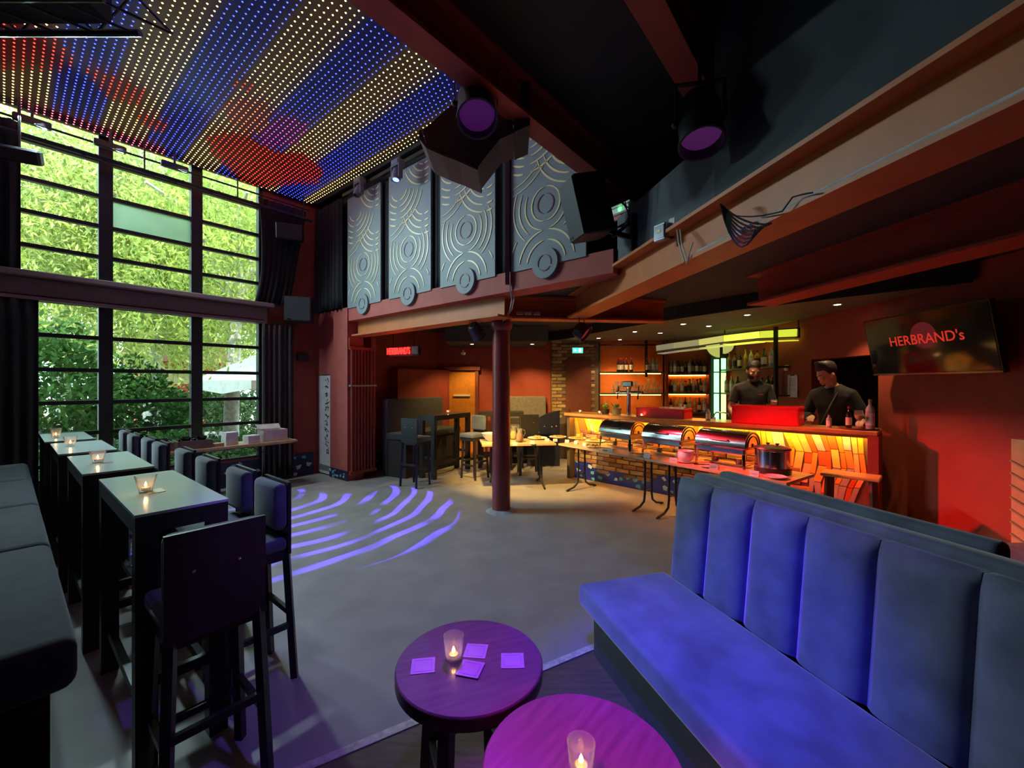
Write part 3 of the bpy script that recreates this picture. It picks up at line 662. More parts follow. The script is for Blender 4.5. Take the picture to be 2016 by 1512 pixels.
# ------------------------------------------------------------------ square cards
def card(label, p, rz, s=.09):
    r = thing('card', label, 'card', p, rz, 'square cards on the round table')
    MB().box((0, 0, .001), (s, s, .002)).build('sheet', mat('card_lilac', (.26, .20, .34), .5), r)
    q = MB(); k = s * .36
    for a, b in (((-k, -k), (k, -k)), ((k, -k), (k, k)), ((k, k), (-k, k)), ((-k, k), (-k, -k))): q.bar((*a, .0022), (*b, .0022), .003, .0008)
    q.build('printed_frame', mat('card_print', (.25, .12, .4), .5), r)
card('square card left of the candle on the round table', onz(833, 1311, .56), .15)
card('square card partly under another behind the candle', onz(937, 1282, .56), -.10)
card('square card in front of the candle, the nearest of the four', onz(926, 1317, .563), -.25)
card('square card at the bench side of the round table', onz(1009, 1301, .56), .02)
p = onz(305, 967, 1.10); r = tag(MB().box((0, 0, .001), (.10, .07, .002)).build('card', mat('card_yellow', (.5, .45, .2), .5), loc=p, rz=RZ), 'small yellow card beside the candle on the nearest white table', 'card')
p = onz(208, 910, 1.10); r = tag(MB().box((0, 0, .001), (.10, .07, .002)).build('card', mat('card_brown', (.2, .12, .10), .5), loc=p, rz=RZ), 'small brown card beside the candle on the second white table', 'card')

# ------------------------------------------------------------------ column
r = thing('round_column', 'round dark red iron column standing on the dance floor', 'column', (c0.x, c0.y, 0), 0); r['kind'] = 'structure'
MB().lathe([(.118, .03), (.117, 1.2), (.112, 2.36)], 40).build('shaft', M_COLUMN, r, 40)
MB().lathe([(.112, 2.34), (.135, 2.37), (.145, 2.40), (.145, 2.44), (.125, 2.46), (.125, 2.49)], 32).build('capital', M_COLUMN, r, 30)
MB().lathe([(.20, 0), (.17, .012), (.125, .03), (.118, .03)], 40).build('base', mat('base_grey', (.32, .34, .36), .7, var=.2), r, 40)
# conduit pipe on the fascia above the column and cables
q = MB(); p = ona(999, 300, AG - .07); p2 = ona(999, 560, AG - .07); q.box(((p.x + p2.x) / 2, (p.y + p2.y) / 2, (p.z + p2.z) / 2), (.05, .05, p.z - p2.z))
tag(q.build('cable_duct', mat('duct_brown', (.12, .06, .06), .6)), 'narrow brown cable duct rising above the column', 'duct')
q = MB(); w = [ona(1003, 560, AG - .06), ona(1008, 590, AG - .02), ona(1004, 610, 3.9), ona(990, 632, 3.95)]; q.tube(w, .008, 6); q.tube([v + Vector((.025, 0, .01)) for v in w], .007, 6)
tag(q.build('grey_cables', mat('cable_grey', (.35, .35, .36), .5)), 'grey cables looping from the duct to the column', 'cable')
# ------------------------------------------------------------------ carved panels on the gallery
M_PANEL = mat('panel_grey', (.20, .235, .25), .55, var=.06, scale=4)
M_SLOT = mat('slot_backlit_gold', (.80, .68, .36), .4, var=.05); M_SLOTR = mat('slot_red', (.16, .03, .05), .5)  # gold colour stands in for light coming through the cut-out slots
def arc_mesh(name, r, w, a0, a1, m, th=.006):
    n = max(4, int(abs(a1 - a0) * r / .025)); vs, fs = [], []
    for i in range(n + 1):
        an = a0 + (a1 - a0) * i / n; tap = w * (.25 + .75 * math.sin(PI * (i + .001) / (n + .002)) ** .5)
        for rr in (r - tap / 2, r + tap / 2):
            for y in (0, -th): vs.append((rr * math.cos(an), y, rr * math.sin(an)))
    for i in range(n):
        a = i * 4; b = a + 4
        fs += [(a + 1, a + 3, b + 3, b + 1), (a, b, b + 2, a + 2), (a, a + 1, b + 1, b), (a + 2, b + 2, b + 3, a + 3)]
    fs += [(0, 2, 3, 1), (n * 4, n * 4 + 1, n * 4 + 3, n * 4 + 2)]
    return MB().add(vs, fs).mesh(name, m)
PW_, PZ0, PZ1 = .98, 2.93, 4.78
D = math.radians
def clip_arcs():
    """list of arcs (cx, cz, r, a0, a1, width, material) that stay inside the panel"""
    out = []
    def ring(cx, cz, r, a0, a1, w, m, z_hi=None):
        # keep only stretches inside the sheet
        N_ = 60; run = []
        for i in range(N_ + 1):
            an = a0 + (a1 - a0) * i / N_; x = cx + r * math.cos(an); z = cz + r * math.sin(an)
            ok = (abs(x) < PW_ / 2 - .03 and .03 < z < PZ1 - PZ0 - .03) or r < .1
            if ok: run.append(an)
            if (not ok or i == N_) and run:
                if (run[-1] - run[0]) * r > .05: out.append((cx, cz, r, run[0], run[-1], w, m))
                run = []
    # foot disc
    for k in range(3): ring(0, .02, .085, D(100 + k * 120), D(205 + k * 120), .012, 1, None)
    for k, rr in enumerate((.25, .36)): ring(0, .02, rr, D(8), D(84), .020, 0); ring(0, .02, rr, D(96), D(172), .020, 0)
    # ring motif
    for k in range(2): ring(0, .66, .105, D(100 + 180 * k), D(260 + 180 * k), .013, 1)
    ring(0, .66, .185, D(95), D(265), .018, 0); ring(0, .66, .185, D(-85), D(85), .018, 0)
    ring(0, .66, .275, D(150), D(258), .018, 0); ring(0, .66, .275, D(-78), D(30), .018, 0)
    for rr in (.36, .44): ring(0, .66, rr, D(150), D(232), .018, 0); ring(0, .66, rr, D(-52), D(30), .018, 0)
    # fan of scallops higher up
    for rr in (.22, .31, .40, .49): ring(.36, 1.30, rr, D(195), D(262), .022, 0); ring(.36, 1.30, rr, D(270), D(330), .022, 0)
    for rr in (.20, .29, .38, .47, .56): ring(-.22, 1.62, rr, D(200), D(262), .022, 0); ring(-.22, 1.62, rr, D(272), D(340), .022, 0)
    for rr in (.62, .70): ring(-.55, 1.55, rr, D(268), D(318), .012, 0)
    for rr in (.20, .29, .38, .47): ring(.36, 1.98, rr, D(195), D(262), .022, 0); ring(.36, 1.98, rr, D(270), D(330), .022, 0)
    for rr in (.50, .58): ring(0, .02, rr, D(8), D(38), .014, 0); ring(0, .02, rr, D(142), D(172), .014, 0)
    return out
ARCS = clip_arcs(); ARC_ME = {}
def carved_panel(label, b, tilt=0.0):
    r = thing('carved_panel', label, 'wall panel', RM(b, AG - .045, PZ0), RZ, 'carved gallery panels')
    MB().box((0, .012, (PZ1 - PZ0) / 2), (PW_, .024, PZ1 - PZ0)).build('sheet', M_PANEL, r)
    MB().box((0, .035, (PZ1 - PZ0) / 2), (PW_ - .01, .022, PZ1 - PZ0 - .01)).build('backing_frame', mat('panel_back', (.10, .07, .03), .6), r)
    T = Matrix.Rotation(PI / 2, 4, 'X')
    MB().lathe([(.165, -.02), (.165, .024)], 48, M=Matrix.Translation((0, 0, .02)) @ T).build('foot_disc', M_PANEL, r, 40)
    for i, (cx, cz, rr, a0, a1, w, m) in enumerate(ARCS):
        key = i
        if key not in ARC_ME: ARC_ME[key] = arc_mesh('slot', rr, w, a0, a1, M_SLOTR if m else M_SLOT)
        off = -.026 if (cz < .05 and rr < .16) else -.0005
        o = inst(ARC_ME[key], 'slot', r, (cx, off if off > -.01 else -.024, cz))
    return r
def bpx(px): return ab(ona(px, 500, AG - .045))[0]
for px0, px1, l in ((681, 753, 'grey carved ring pattern panel beside the black corner curtain'), (763, 851, 'grey carved panel behind the moving head with blue lens'), (868, 973, 'grey carved panel just left of the column line'), (1008, 1150, 'grey carved panel right of the column, next to the loudspeaker')):
    carved_panel(l, (bpx(px0) + bpx(px1)) / 2)
# ------------------------------------------------------------------ curtains
def drape(name, label, p0, p1, z0, z1, m, folds, amp, parent=None, gather=None, cat='curtain'):
    """pleated cloth hung between two plan points; gather(v) narrows it down the drop"""
    p0, p1 = Vector(p0), Vector(p1); d = p1 - p0; d.z = 0; n = Vector((d.y, -d.x, 0)).normalized(); nu = folds * 8; nv = 10; vs, fs = [], []
    for j in range(nv + 1):
        v = j / nv
        for i in range(nu + 1):
            u = i / nu; g0_, g1_ = gather(v) if gather else (0, 1); uu = g0_ + (g1_ - g0_) * u
            off = amp * (math.sin(2 * PI * folds * u) + .4 * math.sin(2 * PI * folds * .37 * u + 1)) * (.6 + .4 * v)
            vs.append(tuple(p0 + d * uu + n * off + Vector((0, 0, z1 + (z0 - z1) * v))))
    for j in range(nv):
        for i in range(nu): a = j * (nu + 1) + i; fs.append((a, a + 1, a + nu + 2, a + nu + 1))
    q = MB(); q.add(vs, fs); o = q.build(name, m, parent, 60)
    s = o.modifiers.new('thick', 'SOLIDIFY'); s.thickness = .006
    return tag(o, label, cat)
B1 = BW + .12
drape('curtain', 'black curtain hanging in the upper corner beside the carved panels', RM(BW + .05, AG - .10), RM(-6.79, AG - .10), 2.96, 4.82, M_BLACKFAB, 7, .035)
drape('curtain', 'black curtain at the right of the upper window, drawn to one side', RM(B1, 2.62), RM(B1, 3.45), 3.0, 4.74, M_BLACKFAB, 7, .03, gather=lambda v: (.05 + .12 * (1 - v) * v * 2 - .25 * max(0, v - .75), 1 - .35 * v))
drape('curtain', 'umber curtain at the right of the lower window', RM(B1, 2.72), RM(B1, 3.22), .06, 2.66, M_BROWNFAB, 6, .035)
drape('curtain', 'black curtain covering the left edge of the upper window', RM(B1, -1.2), RM(B1, .12), 3.0, 4.74, M_BLACKFAB, 12, .035)
drape('curtain', 'black curtain covering the left edge of the lower window', RM(B1, -1.2), RM(B1, .26), .05, 2.66, M_BLACKFAB, 13, .035)
for nm, a0, a1, z in (('lower', -1.2, 3.3, 2.66), ('upper', -1.2, 3.5, 4.75)):
    q = MB(); q.tube([RM(B1, a0, z + .030), RM(B1, a1, z + .030)], .014, 8); tag(q.build('curtain_rail', M_FRAME), 'black curtain rail above the %s window' % nm, 'rail')
def gap_drape(px0, px1, l):
    b0, b1 = bpx(px0), bpx(px1)
    drape('curtain', l, RM(b0, AG + .01), RM(b1, AG + .01), 2.97, 4.78, M_BLACKFAB, 2, .008)
gap_drape(754, 762, 'narrow black cloth strip between first and second carved panel'); gap_drape(852, 867, 'narrow black cloth strip between second and third carved panel'); gap_drape(975, 997, 'narrow black cloth strip above the column')
# ------------------------------------------------------------------ radiator, calligraphy board, sign
r = thing('radiator', 'tall red tube radiator behind the pillar', 'radiator', RM(-6.64, 3.97), RZ)
Mrad = mat('radiator_red', (.33, .05, .025), .4)
for k in range(8): MB().tube([(0, -.21 + k * .06, .16), (0, -.21 + k * .06, 2.24)], .021, 8).build('tube', Mrad, r, 40)
for z in (.14, 2.26): MB().box((0, 0, z), (.06, .50, .05)).build('header', Mrad, r)
MB().box((.0, 0, 1.62), (.075, .50, .03)).build('bracket', mat('bracket_grey', (.3, .3, .32), .4, .6), r)
MB().tube([(0, -.25, 2.26), (0, -.25, 2.44)], .018, 8).build('pipe', Mrad, r, 40)
for z in (.18, 2.2): MB().box((-.017, 0, z), (.030, .06, .04)).build('wall_bracket', Mrad, r)
r = thing('calligraphy_board', 'tall off-white board with a column of black brush writing in the recess', 'board', RM(-7.505, AG - .025, 0), RZ)
MB().box((0, .0, .915), (.43, .03, 1.78)).build('sheet', mat('board_white', (.66, .63, .60), .6), r)
rr = random.Random(21)
for k in range(11):
    z = 1.70 - k * .125; g = MB(); x = .10
    for s in range(5):
        x0, z0 = x + rr.uniform(-.06, .06), z + rr.uniform(-.045, .045); an = rr.choice([0, .3, 1.2, 1.57, 2.2, -.5]); l = rr.uniform(.03, .09)
        g.bar((x0 - l / 2 * math.cos(an), -.017, z0 - l / 2 * math.sin(an)), (x0 + l / 2 * math.cos(an), -.017, z0 + l / 2 * math.sin(an)), .004, rr.uniform(.008, .016))
    g.build('brush_sign', mat('ink', (.02, .02, .02), .6), r)
MB().box((0, -.018, .13), (.36, .006, .10)).build('foot_patch', mat('foot_grey', (.2, .2, .22), .6), r)
def text_mesh(name, txt, size, m, parent, loc, rot, extrude=.004, bold=0.0, align='CENTER', sx=1.0):
    c = bpy.data.curves.new(name, 'FONT'); c.body = txt; c.size = size; c.extrude = extrude; c.offset = bold; c.align_x = align; c.align_y = 'CENTER'; c.resolution_u = 3
    t = bpy.data.objects.new(name, c); COL.objects.link(t); dg = bpy.context.evaluated_depsgraph_get(); me = bpy.data.meshes.new_from_object(t.evaluated_get(dg))
    bpy.data.objects.remove(t); me.materials.clear(); me.materials.append(m)
    o = bpy.data.objects.new(name, me); COL.objects.link(o); o.parent = parent; o.location = loc; o.rotation_euler = rot; o.scale = (sx, 1, 1); return o
# red sign on the lounge wall
sp0, sp1 = ond(763, 692, 7.3), ond(817, 692, 7.05); sc_ = (sp0 + sp1) / 2; dsg = (sp1 - sp0); srz = math.atan2(dsg.y, dsg.x)
r = thing('neon_sign', 'red glowing lettered sign hanging under the gallery beam', 'sign', sc_, srz)
text_mesh('lettering', "HERBRAND'S", .165, glow('neon_red', (1.0, .015, .012), 5), r, (-.03, -.035, 0), (PI / 2, 0, 0), .010, .0, sx=.52)
MB().box((.06, .02, 0), (.66, .04, .16)).build('back_plate', mat('sign_plate', (.03, .006, .005), .6), r)
MB().box((.31, -.006, .01), (.12, .05, .13)).build('end_box', mat('sign_grey', (.30, .25, .22), .5), r)
q = MB(); q.tube([(-.2, .03, .08), (-.2, .03, .48)], .008, 6); q.tube([(.25, .03, .08), (.25, .03, .48)], .008, 6); q.build('hanger', M_LAMPB, r)
# ------------------------------------------------------------------ screen
tvl, tvr = Vector((XR - .03, 825 * (XR - .12) / (1728 - 1008), 0)), Vector((XR - .03, 825 * (XR - .12) / (1972 - 1008), 0))
ty = (tvl.y + tvr.y) / 2; TW = tvl.y - tvr.y + .06
r = thing('wall_tv', 'flat dark screen with red lettering on the right wall', 'television', (XR - .06, ty, 1.76), -PI / 2)      # local x runs toward the camera side, local -y into the room
tl_ = Matrix.Rotation(.20, 4, 'X')
q = MB(); q.box((0, -.05, .32), (TW, .05, .64), M=tl_); q.build('case', mat('tv_black', (.01, .01, .012), .3), r)
q = MB(); q.box((0, -.077, .325), (TW - .03, .004, .60), M=tl_); scr = q.build('screen', mat('tv_screen', (.006, .008, .014), .08, coat=.6), r)
q = MB(); q.box((0, -.079, .012), (TW, .008, .018), M=tl_); q.build('lower_bezel', mat('bezel_grey', (.25, .26, .28), .25, .8), r)
t = text_mesh('lettering', "HERBRAND's", .142, glow('screen_red', (1.0, .05, .03), .50), r, tl_ @ Vector((.02, -.0815, .36)), (PI / 2 + .20, 0, 0), .0005, .001, sx=.92)
q = MB(); q.lathe([(.0001, 0), (.13, 0)], 40, M=tl_ @ Matrix.Translation((.02, -.0795, .40)) @ Matrix.Rotation(PI / 2, 4, 'X'), cap=False); q.build('red_disc_print', glow('screen_disc', (.25, .02, .03), .28), r)
q = MB(); q.box((0, .0, .40), (.3, .12, .2)); q.build('wall_mount', M_LAMPB, r)
# ------------------------------------------------------------------ lounge furniture under the gallery
def booth(label, p1, p2, depth, top, seat, m=M_CHAR):
    p1, p2 = Vector(p1), Vector(p2); d = p2 - p1; L = d.length; rz = math.atan2(d.y, d.x)    # local -y is the open side
    r = thing('booth_bench', label, 'bench', p1, rz, 'lounge booths')
    q = MB(); q.box((L / 2, 0, top / 2), (L, .12, top)); soft(q.build('backrest', m, r), .03)
    q = MB(); q.box((L / 2, -depth / 2 - .03, seat - .06), (L, depth - .02, .12)); soft(q.build('seat', m, r), .02)
    MB().box((L / 2, -depth / 2 - .02, (seat - .12) / 2), (L - .04, depth - .07, seat - .12)).build('base', mat('booth_base', (.03, .022, .02), .8), r)
    return r
booth('dark brown high booth bench before the red ledge', (-2.28, 7.5, 0), (-1.51, 8.9, 0), .50, 1.38, .78)
lrz = math.atan2(.877, .48)
bar_table('black bar table with one candle in front of the dark booth', Vector((-1.22, 7.76, 0)), lrz, 1.10, .34, 1.10, 'lounge tables', M_BWOOD)
candle('small tealight on the black lounge table', onz(873, 818, 1.10) * 1.0 if False else Vector((-1.20, 7.86, 1.10)), .026, .034, .06)
stool('bar stool with pale back in the lounge beside the black table', (-1.56, 6.86, 0), math.radians(151.3), 'lounge stools')
stool('bar stool in the lounge just left of the column, behind the buffet bowl', (-.68, 7.35, 0), math.radians(-40), 'lounge stools')
booth('grey booth bench against the lounge back wall right of the column', (-.22, 9.18, 0), (.74, 9.18, 0), .50, 1.38, .78, mat('grey_cloth', (.16, .14, .125), .9, var=.15, scale=20, sheen=.2))
bar_table('black bar table in front of the grey booth behind the column', Vector((-.22, 8.42, 0)), 0, .9, .4, 1.10, 'lounge tables', M_BWOOD)
stool('bar stool in the lounge right of the column before the grey booth', (.30, 7.75, 0), PI + .1, 'lounge stools')
stool('bar stool in the lounge hidden mostly behind the column', (-.20, 7.95, 0), PI - .2, 'lounge stools')
# navy mosaic panel beside the bar end and on the lounge wall foot
q = MB(); q.prism([(-.36, 0), (.30, 0), (.30, 1.12), (.05, 1.06), (-.18, .95), (-.36, .82)], -.03, .03, M=Matrix.Translation((.66, 8.45, 0)) @ Matrix.Rotation(PI / 2, 4, 'X'))
mp_ = tag(q.build('mosaic_screen', M_NAVY), 'low navy screen with coloured shards at the far bar end', 'screen')
shards(mp_, Vector((.34, 8.42, .3)), Vector((1, 0, 0)), Vector((0, 0, 1)), 16, .55, .55, [M_SHARD, M_SHARDB, mat('orange_shard', (.6, .22, .04), .35)], random.Random(8), .015, .035, nor=Vector((0, -1, 0)))
q = MB(); rbox(q, -7.2, -7.14, 4.2, 5.4, 0, .32); bl = struct('baseboard_lounge', q, M_NAVY, 'navy mosaic base along the lounge wall')
shards(bl, RM(-7.14, 4.25, .03), AX.copy(), Vector((0, 0, 1)), 10, 1.1, .26, [M_SHARD, M_SHARD], random.Random(9), .03, .06, nor=BX.copy())
# security camera, exit sign
r = thing('ceiling_camera', 'small white camera under the lounge ceiling', 'camera', ond(912, 699, 8.06), 0)
MB().lathe([(.03, 0), (.045, .02), (.045, .05)], 14).build('dome', mat('cam_white', (.6, .58, .55), .4), r, 40); MB().sphere((0, 0, 0), .025, 10, 6).build('lens', M_LAMPB, r)
MB().tube([(0, 0, .05), (0, 0, .10)], .015, 8).build('stem', mat('cam_white', (.6, .58, .55), .4), r)
ep = ond(1137, 690, 9.1)
r = thing('exit_sign', 'green lit escape route sign above the narrow brown door', 'exit sign', ep, 0)
MB().box((0, 0, 0), (.24, .05, .13)).build('case', mat('exit_case', (.5, .52, .5), .4), r)
MB().box((0, -.027, 0), (.22, .006, .11)).build('face', glow('exit_green', (.05, .75, .45), 2.2), r)
q = MB(); q.box((.05, -.031, 0), (.05, .002, .08)); q.bar((-.07, -.031, 0), (-.02, -.031, 0), .002, .02); q.add([(-.09, -.032, 0), (-.06, -.032, .03), (-.06, -.032, -.03)], [(0, 1, 2)]); q.build('pictogram', glow('exit_white', (.8, 1, .9), 2.5), r)
MB().box((0, .03, .10), (.7, .02, .02)).build('bracket', mat('bracket_pale', (.5, .48, .42), .5), r)
# ------------------------------------------------------------------ the bar
C0 = onz(1111, 812.5, 1.15); C1 = onz(1726, 850, 1.15); C0.z = C1.z = 0
CU = (C1 - C0).normalized(); CN = Vector((-CU.y, CU.x, 0)); BL = (C1 - C0).length; CRZ = math.atan2(CU.y, CU.x)
def CT(px, off, z=1.15):           # the point of the counter seen at that pixel column, off metres behind its front edge
    dx = (px - CXP) / F_PX; q = C0 + CN * off
    s = (dx * q.y - q.x) / (CU.x - dx * CU.y); p = q + CU * s; p.z = z; return p
M_COUNTER = mat('counter_wood', (.48, .24, .07), .30, var=.2, scale=5, stretch=(1, 7, 1), coat=.2)
bar = thing('bar_counter', 'long bar counter with brick and mosaic front lit from below the top', 'bar', C0, CRZ)
MB().box((BL / 2, .24, 1.125), (BL + .02, .48, .05), bev=.008).build('counter_top', M_COUNTER, bar)
MB().box((BL / 2, .33, .55), (BL, .20, 1.10)).build('front_wall', mat('mortar', (.14, .10, .07), .9), bar)
MB().box((BL - .03, .24, .55), (.09, .46, 1.10)).build('end_panel', mat('end_red', (.30, .05, .03), .5), bar)
MB().box((.02, .24, .55), (.06, .30, 1.10)).build('end_panel', mat('end_dark', (.10, .08, .05), .6), bar)
MB().box((BL / 2, .105, 1.090), (BL - .14, .014, .016)).build('light_strip', glow('strip_amber', (1.0, .47, .05), 95), bar)
MB().box((BL / 2, .075, 1.083), (BL - .1, .012, .034)).build('strip_cover', M_COUNTER, bar)
rnd = random.Random(31)
def ftop(x):
    t = .76 + .055 * math.sin(x * 2.6 + .6) + .03 * math.sin(x * 6.1)
    if x < .28: t -= (.28 - x) * 1.6
    if x > 3.1: t -= min(.62, ((x - 3.1) * .95))
    return max(.10, t)
def fbot(x): return .25 + .06 * math.sin(x * 3.3 + 1.0) + .03 * math.sin(x * 8)
YF = .228
# bricks
z = .035; rrow = 0
for rrow in range(15):
    z = .035 + .072 * rrow; x = .06 - .12 * (rrow % 2)
    while x < BL - .1:
        cx = x + .1125
        if cx > .17 and cx < BL - .18 and z < ftop(cx) + .02 and z > fbot(cx) - .05:
            o = inst(rnd.choice(BRM), 'brick', bar, (cx, YF + rnd.uniform(-.006, .006), z)); o.rotation_euler[0] = rnd.uniform(-.02, .02)
        x += .24
# orange glazed pieces: bent columns of tapered tiles from the wave line up to the strip
MOS = [mat('glaze_%s' % n, c, .25, var=.12, scale=8, coat=.3) for n, c in (('amber', (.85, .40, .05)), ('orange', (.80, .26, .04)), ('yellow', (.90, .58, .12)), ('peach', (.85, .42, .16)), ('rust', (.55, .13, .03)))]
MOSB = mat('glaze_sky', (.35, .55, .60), .25, coat=.3); MOSG = mat('glaze_grey', (.40, .38, .42), .25, coat=.3)
x = .06
def tile(pts, m, d=.012):
    n = len(pts); vs = [(px_, YF + .006, pz_) for px_, pz_ in pts] + [(px_, YF - d, pz_) for px_, pz_ in pts]
    fs = [tuple(range(n)), tuple(range(2 * n - 1, n - 1, -1))] + [(i, (i + 1) % n, n + (i + 1) % n, n + i) for i in range(n)]
    q = MB(); q.add(vs, fs); q.build('mosaic_tile', m, bar)
def lean(x, z): return .10 * math.sin(x * 4.3) * (1.08 - z) + .04 * math.sin(z * 9 + x * 2)
while x < BL - .12:
    w = rnd.uniform(.055, .095); x1 = min(x + w, BL - .09); xm = (x + x1) / 2; zt = 1.075; zb = ftop(xm); k = max(1, int((zt - zb) / .19)); zs = [zt - (zt - zb) * (i + (rnd.uniform(-.2, .2) if 0 < i < k else 0)) / k for i in range(k + 1)]
    for i in range(k):
        za, zb_ = zs[i] - .004, zs[i + 1] + .004
        def X(xx, zz): return max(.055, min(BL - .085, xx + lean(xx, zz)))
        m = rnd.choice(MOS) if rnd.random() > .07 else (MOSB if rnd.random() < .6 else MOSG)
        if xm > 3.5 and zb_ < .5: m = rnd.choice([MOS[1], MOS[4], MOSG, MOS[3]])
        tile([(X(x + .004, za), za), (X(x1 - .004, za), za), (X(x1 - .004, zb_), zb_), (X(x + .004, zb_), zb_)], m)
    x = x1
# blue wave along the foot
n = 60; pts = [(.06 + (BL - .5) * i / n, max(.02, fbot(.06 + (BL - .5) * i / n))) for i in range(n + 1)]
q = MB(); poly = [(pts[-1][0], .0), (pts[0][0], .0)] + pts
vs = [(a_, YF - .006, b_) for a_, b_ in poly] + [(a_, YF + .03, b_) for a_, b_ in poly]; m_ = len(poly)
q.add(vs, [tuple(range(m_)), tuple(range(2 * m_ - 1, m_ - 1, -1))] + [(i, (i + 1) % m_, m_ + (i + 1) % m_, m_ + i) for i in range(m_)])
q.build('wave_band', mat('ultramarine', (.02, .025, .32), .3, var=.2), bar)
shards(bar, Vector((.1, YF - .006, 0.03)), Vector((1, 0, 0)), Vector((0, 0, 1)), 34, BL - .7, .30, [M_SHARDB, mat('ice_shard', (.45, .70, .75), .3), M_SHARDB], rnd, .028, .06, nor=Vector((0, -1, 0)), prob=lambda x, y: y + .03 < fbot(x + .1) - .03)
# things on the counter
for px, off, l in ((1142, .10, 'tealight at the far end of the bar counter'), (1180, .12, 'second tealight on the bar counter, before the plant pots'), (1263.5, .055, 'tealight on the bar counter before the low red crate')):
    candle(l, CT(px, off), .022, .027, .055)
def plant(label, p, r_, h_, dark=False):
    t = thing('potted_plant', label, 'plant', p, 0, 'herb pots on the bar')
    MB().lathe([(r_ * .8, 0), (r_, h_), (r_ * .93, h_), (r_ * .9, h_ - .015), (.0001, h_ - .015)], 18).build('pot', mat('pot_grey', (.20, .17, .14), .6) if not dark else mat('pot_black', (.02, .018, .016), .6), t, 40)
    g = random.Random(int(p.x * 1000)); 
    for k in range(26):
        an = g.uniform(0, 6.28); l = g.uniform(.05, .10); tilt = g.uniform(.2, 1.2); b = Vector((math.cos(an) * r_ * g.uniform(0, .7), math.sin(an) * r_ * g.uniform(0, .7), h_ + g.uniform(0, .04)))
        d = Vector((math.cos(an) * math.sin(tilt), math.sin(an) * math.sin(tilt), math.cos(tilt))); s_ = d.cross(Vector((0, 0, 1))).normalized() * l * .3
        MB().add([tuple(b), tuple(b + d * l * .5 + s_), tuple(b + d * l + Vector((0, 0, -.01))), tuple(b + d * l * .5 - s_)], [(0, 1, 2, 3)]).build('leaf', mat('herb_green', (.16, .34, .06), .5, var=.3), t)
plant('leafy herb in a grey pot beside the beer tap', CT(1214, .28), .085, .095)
plant('smaller herb in a black pot at the bar end', CT(1192, .26), .07, .08, True)
# beer tap
t = thing('beer_tap', 'chrome beer tap column with crossbar on the bar', 'beer tap', CT(1238, .30), CRZ)
MB().lathe([(.06, 0), (.06, .012), (.034, .02), (.034, .42), (.045, .44), (.05, .45)], 20).build('column', M_CHROME, t, 40)
MB().tube([(-.22, 0, .36), (.24, 0, .36)], .028, 14).build('crossbar', M_CHROME, t, 40)
MB().box((-.02, 0, .50), (.17, .06, .09), bev=.012).build('badge_head', mat('badge_steel', (.3, .28, .26), .25, .8), t)
for x_ in (-.16, .20):
    MB().tube([(x_, -.02, .36), (x_, -.07, .35), (x_, -.08, .26)], .011, 8).build('spout', M_CHROME, t); MB().box((x_, -.05, .42), (.022, .022, .09), bev=.006).build('handle', mat('tap_handle', (.12, .03, .02), .4), t)
# red crates
M_CRATE = mat('crate_red', (.85, .012, .02), .45, var=.08, scale=8)
def crate(label, px0, px1, off, dep, h):
    p0, p1 = CT(px0, off), CT(px1, off); L = (p1 - p0).length; t = thing('plastic_crate', label, 'crate', p0, CRZ, 'red crates on the bar')
    b = MB(); b.box((L / 2, .008, h / 2), (L, .016, h)); b.box((L / 2, dep - .008, h / 2), (L, .016, h)); b.box((.008, dep / 2, h / 2), (.016, dep, h)); b.box((L - .008, dep / 2, h / 2), (.016, dep, h)); b.box((L / 2, dep / 2, .008), (L, dep, .016)); b.build('body', M_CRATE, t)
    q = MB(); q.box((L / 2, -.004, h - .012), (L + .012, .012, .024)); q.box((L / 2, dep + .004, h - .012), (L + .012, .012, .024)); q.box((-.002, dep / 2, h - .012), (.012, dep + .02, .024)); q.box((L + .002, dep / 2, h - .012), (.012, dep + .02, .024)); q.build('rim', M_CRATE, t)
    MB().box((L / 2, -.003, .02), (L + .004, .008, .03)).build('foot_rim', M_CRATE, t)
    for k in (range(1, 6) if h > .2 else ()): MB().box((L * k / 6, dep / 2, h * .45), (.008, dep - .03, h * .8)).build('divider', M_CRATE, t)
    return t, p0, L
cr1, cp1, cL1 = crate('low red crate holding glasses behind the chafing dishes', 1253, 1346, .10, .30, .14)
cr2, cp2, cL2 = crate('large plain red crate on the bar in front of the bartender', 1441, 1572, .06, .31, .225)
# glasses
M_TUMB = glass('tumbler_glass', (.93, .94, .92), .05, haze=.30)
def gl_mesh(n, prof, nn=14): return MB().lathe(prof, nn).mesh(n, M_TUMB, 50)
TUMB = gl_mesh('tumbler', [(.026, 0), (.034, .095), (.032, .095), (.025, .008), (.0001, .008)])
for k in range(8):
    p = cp1 + CU * (cL1 * .5 + .085 * (k % 4)) + CN * (.08 + .12 * (k // 4)); p.z = 1.15 + .016
    o = tag(inst(TUMB, 'drinking_glass', None, (p.x, p.y, 1.167), 0, (1.05, 1.05, 1.5)), 'clear drinking glass standing in the low red crate', 'glass', 'glasses in the low red crate')
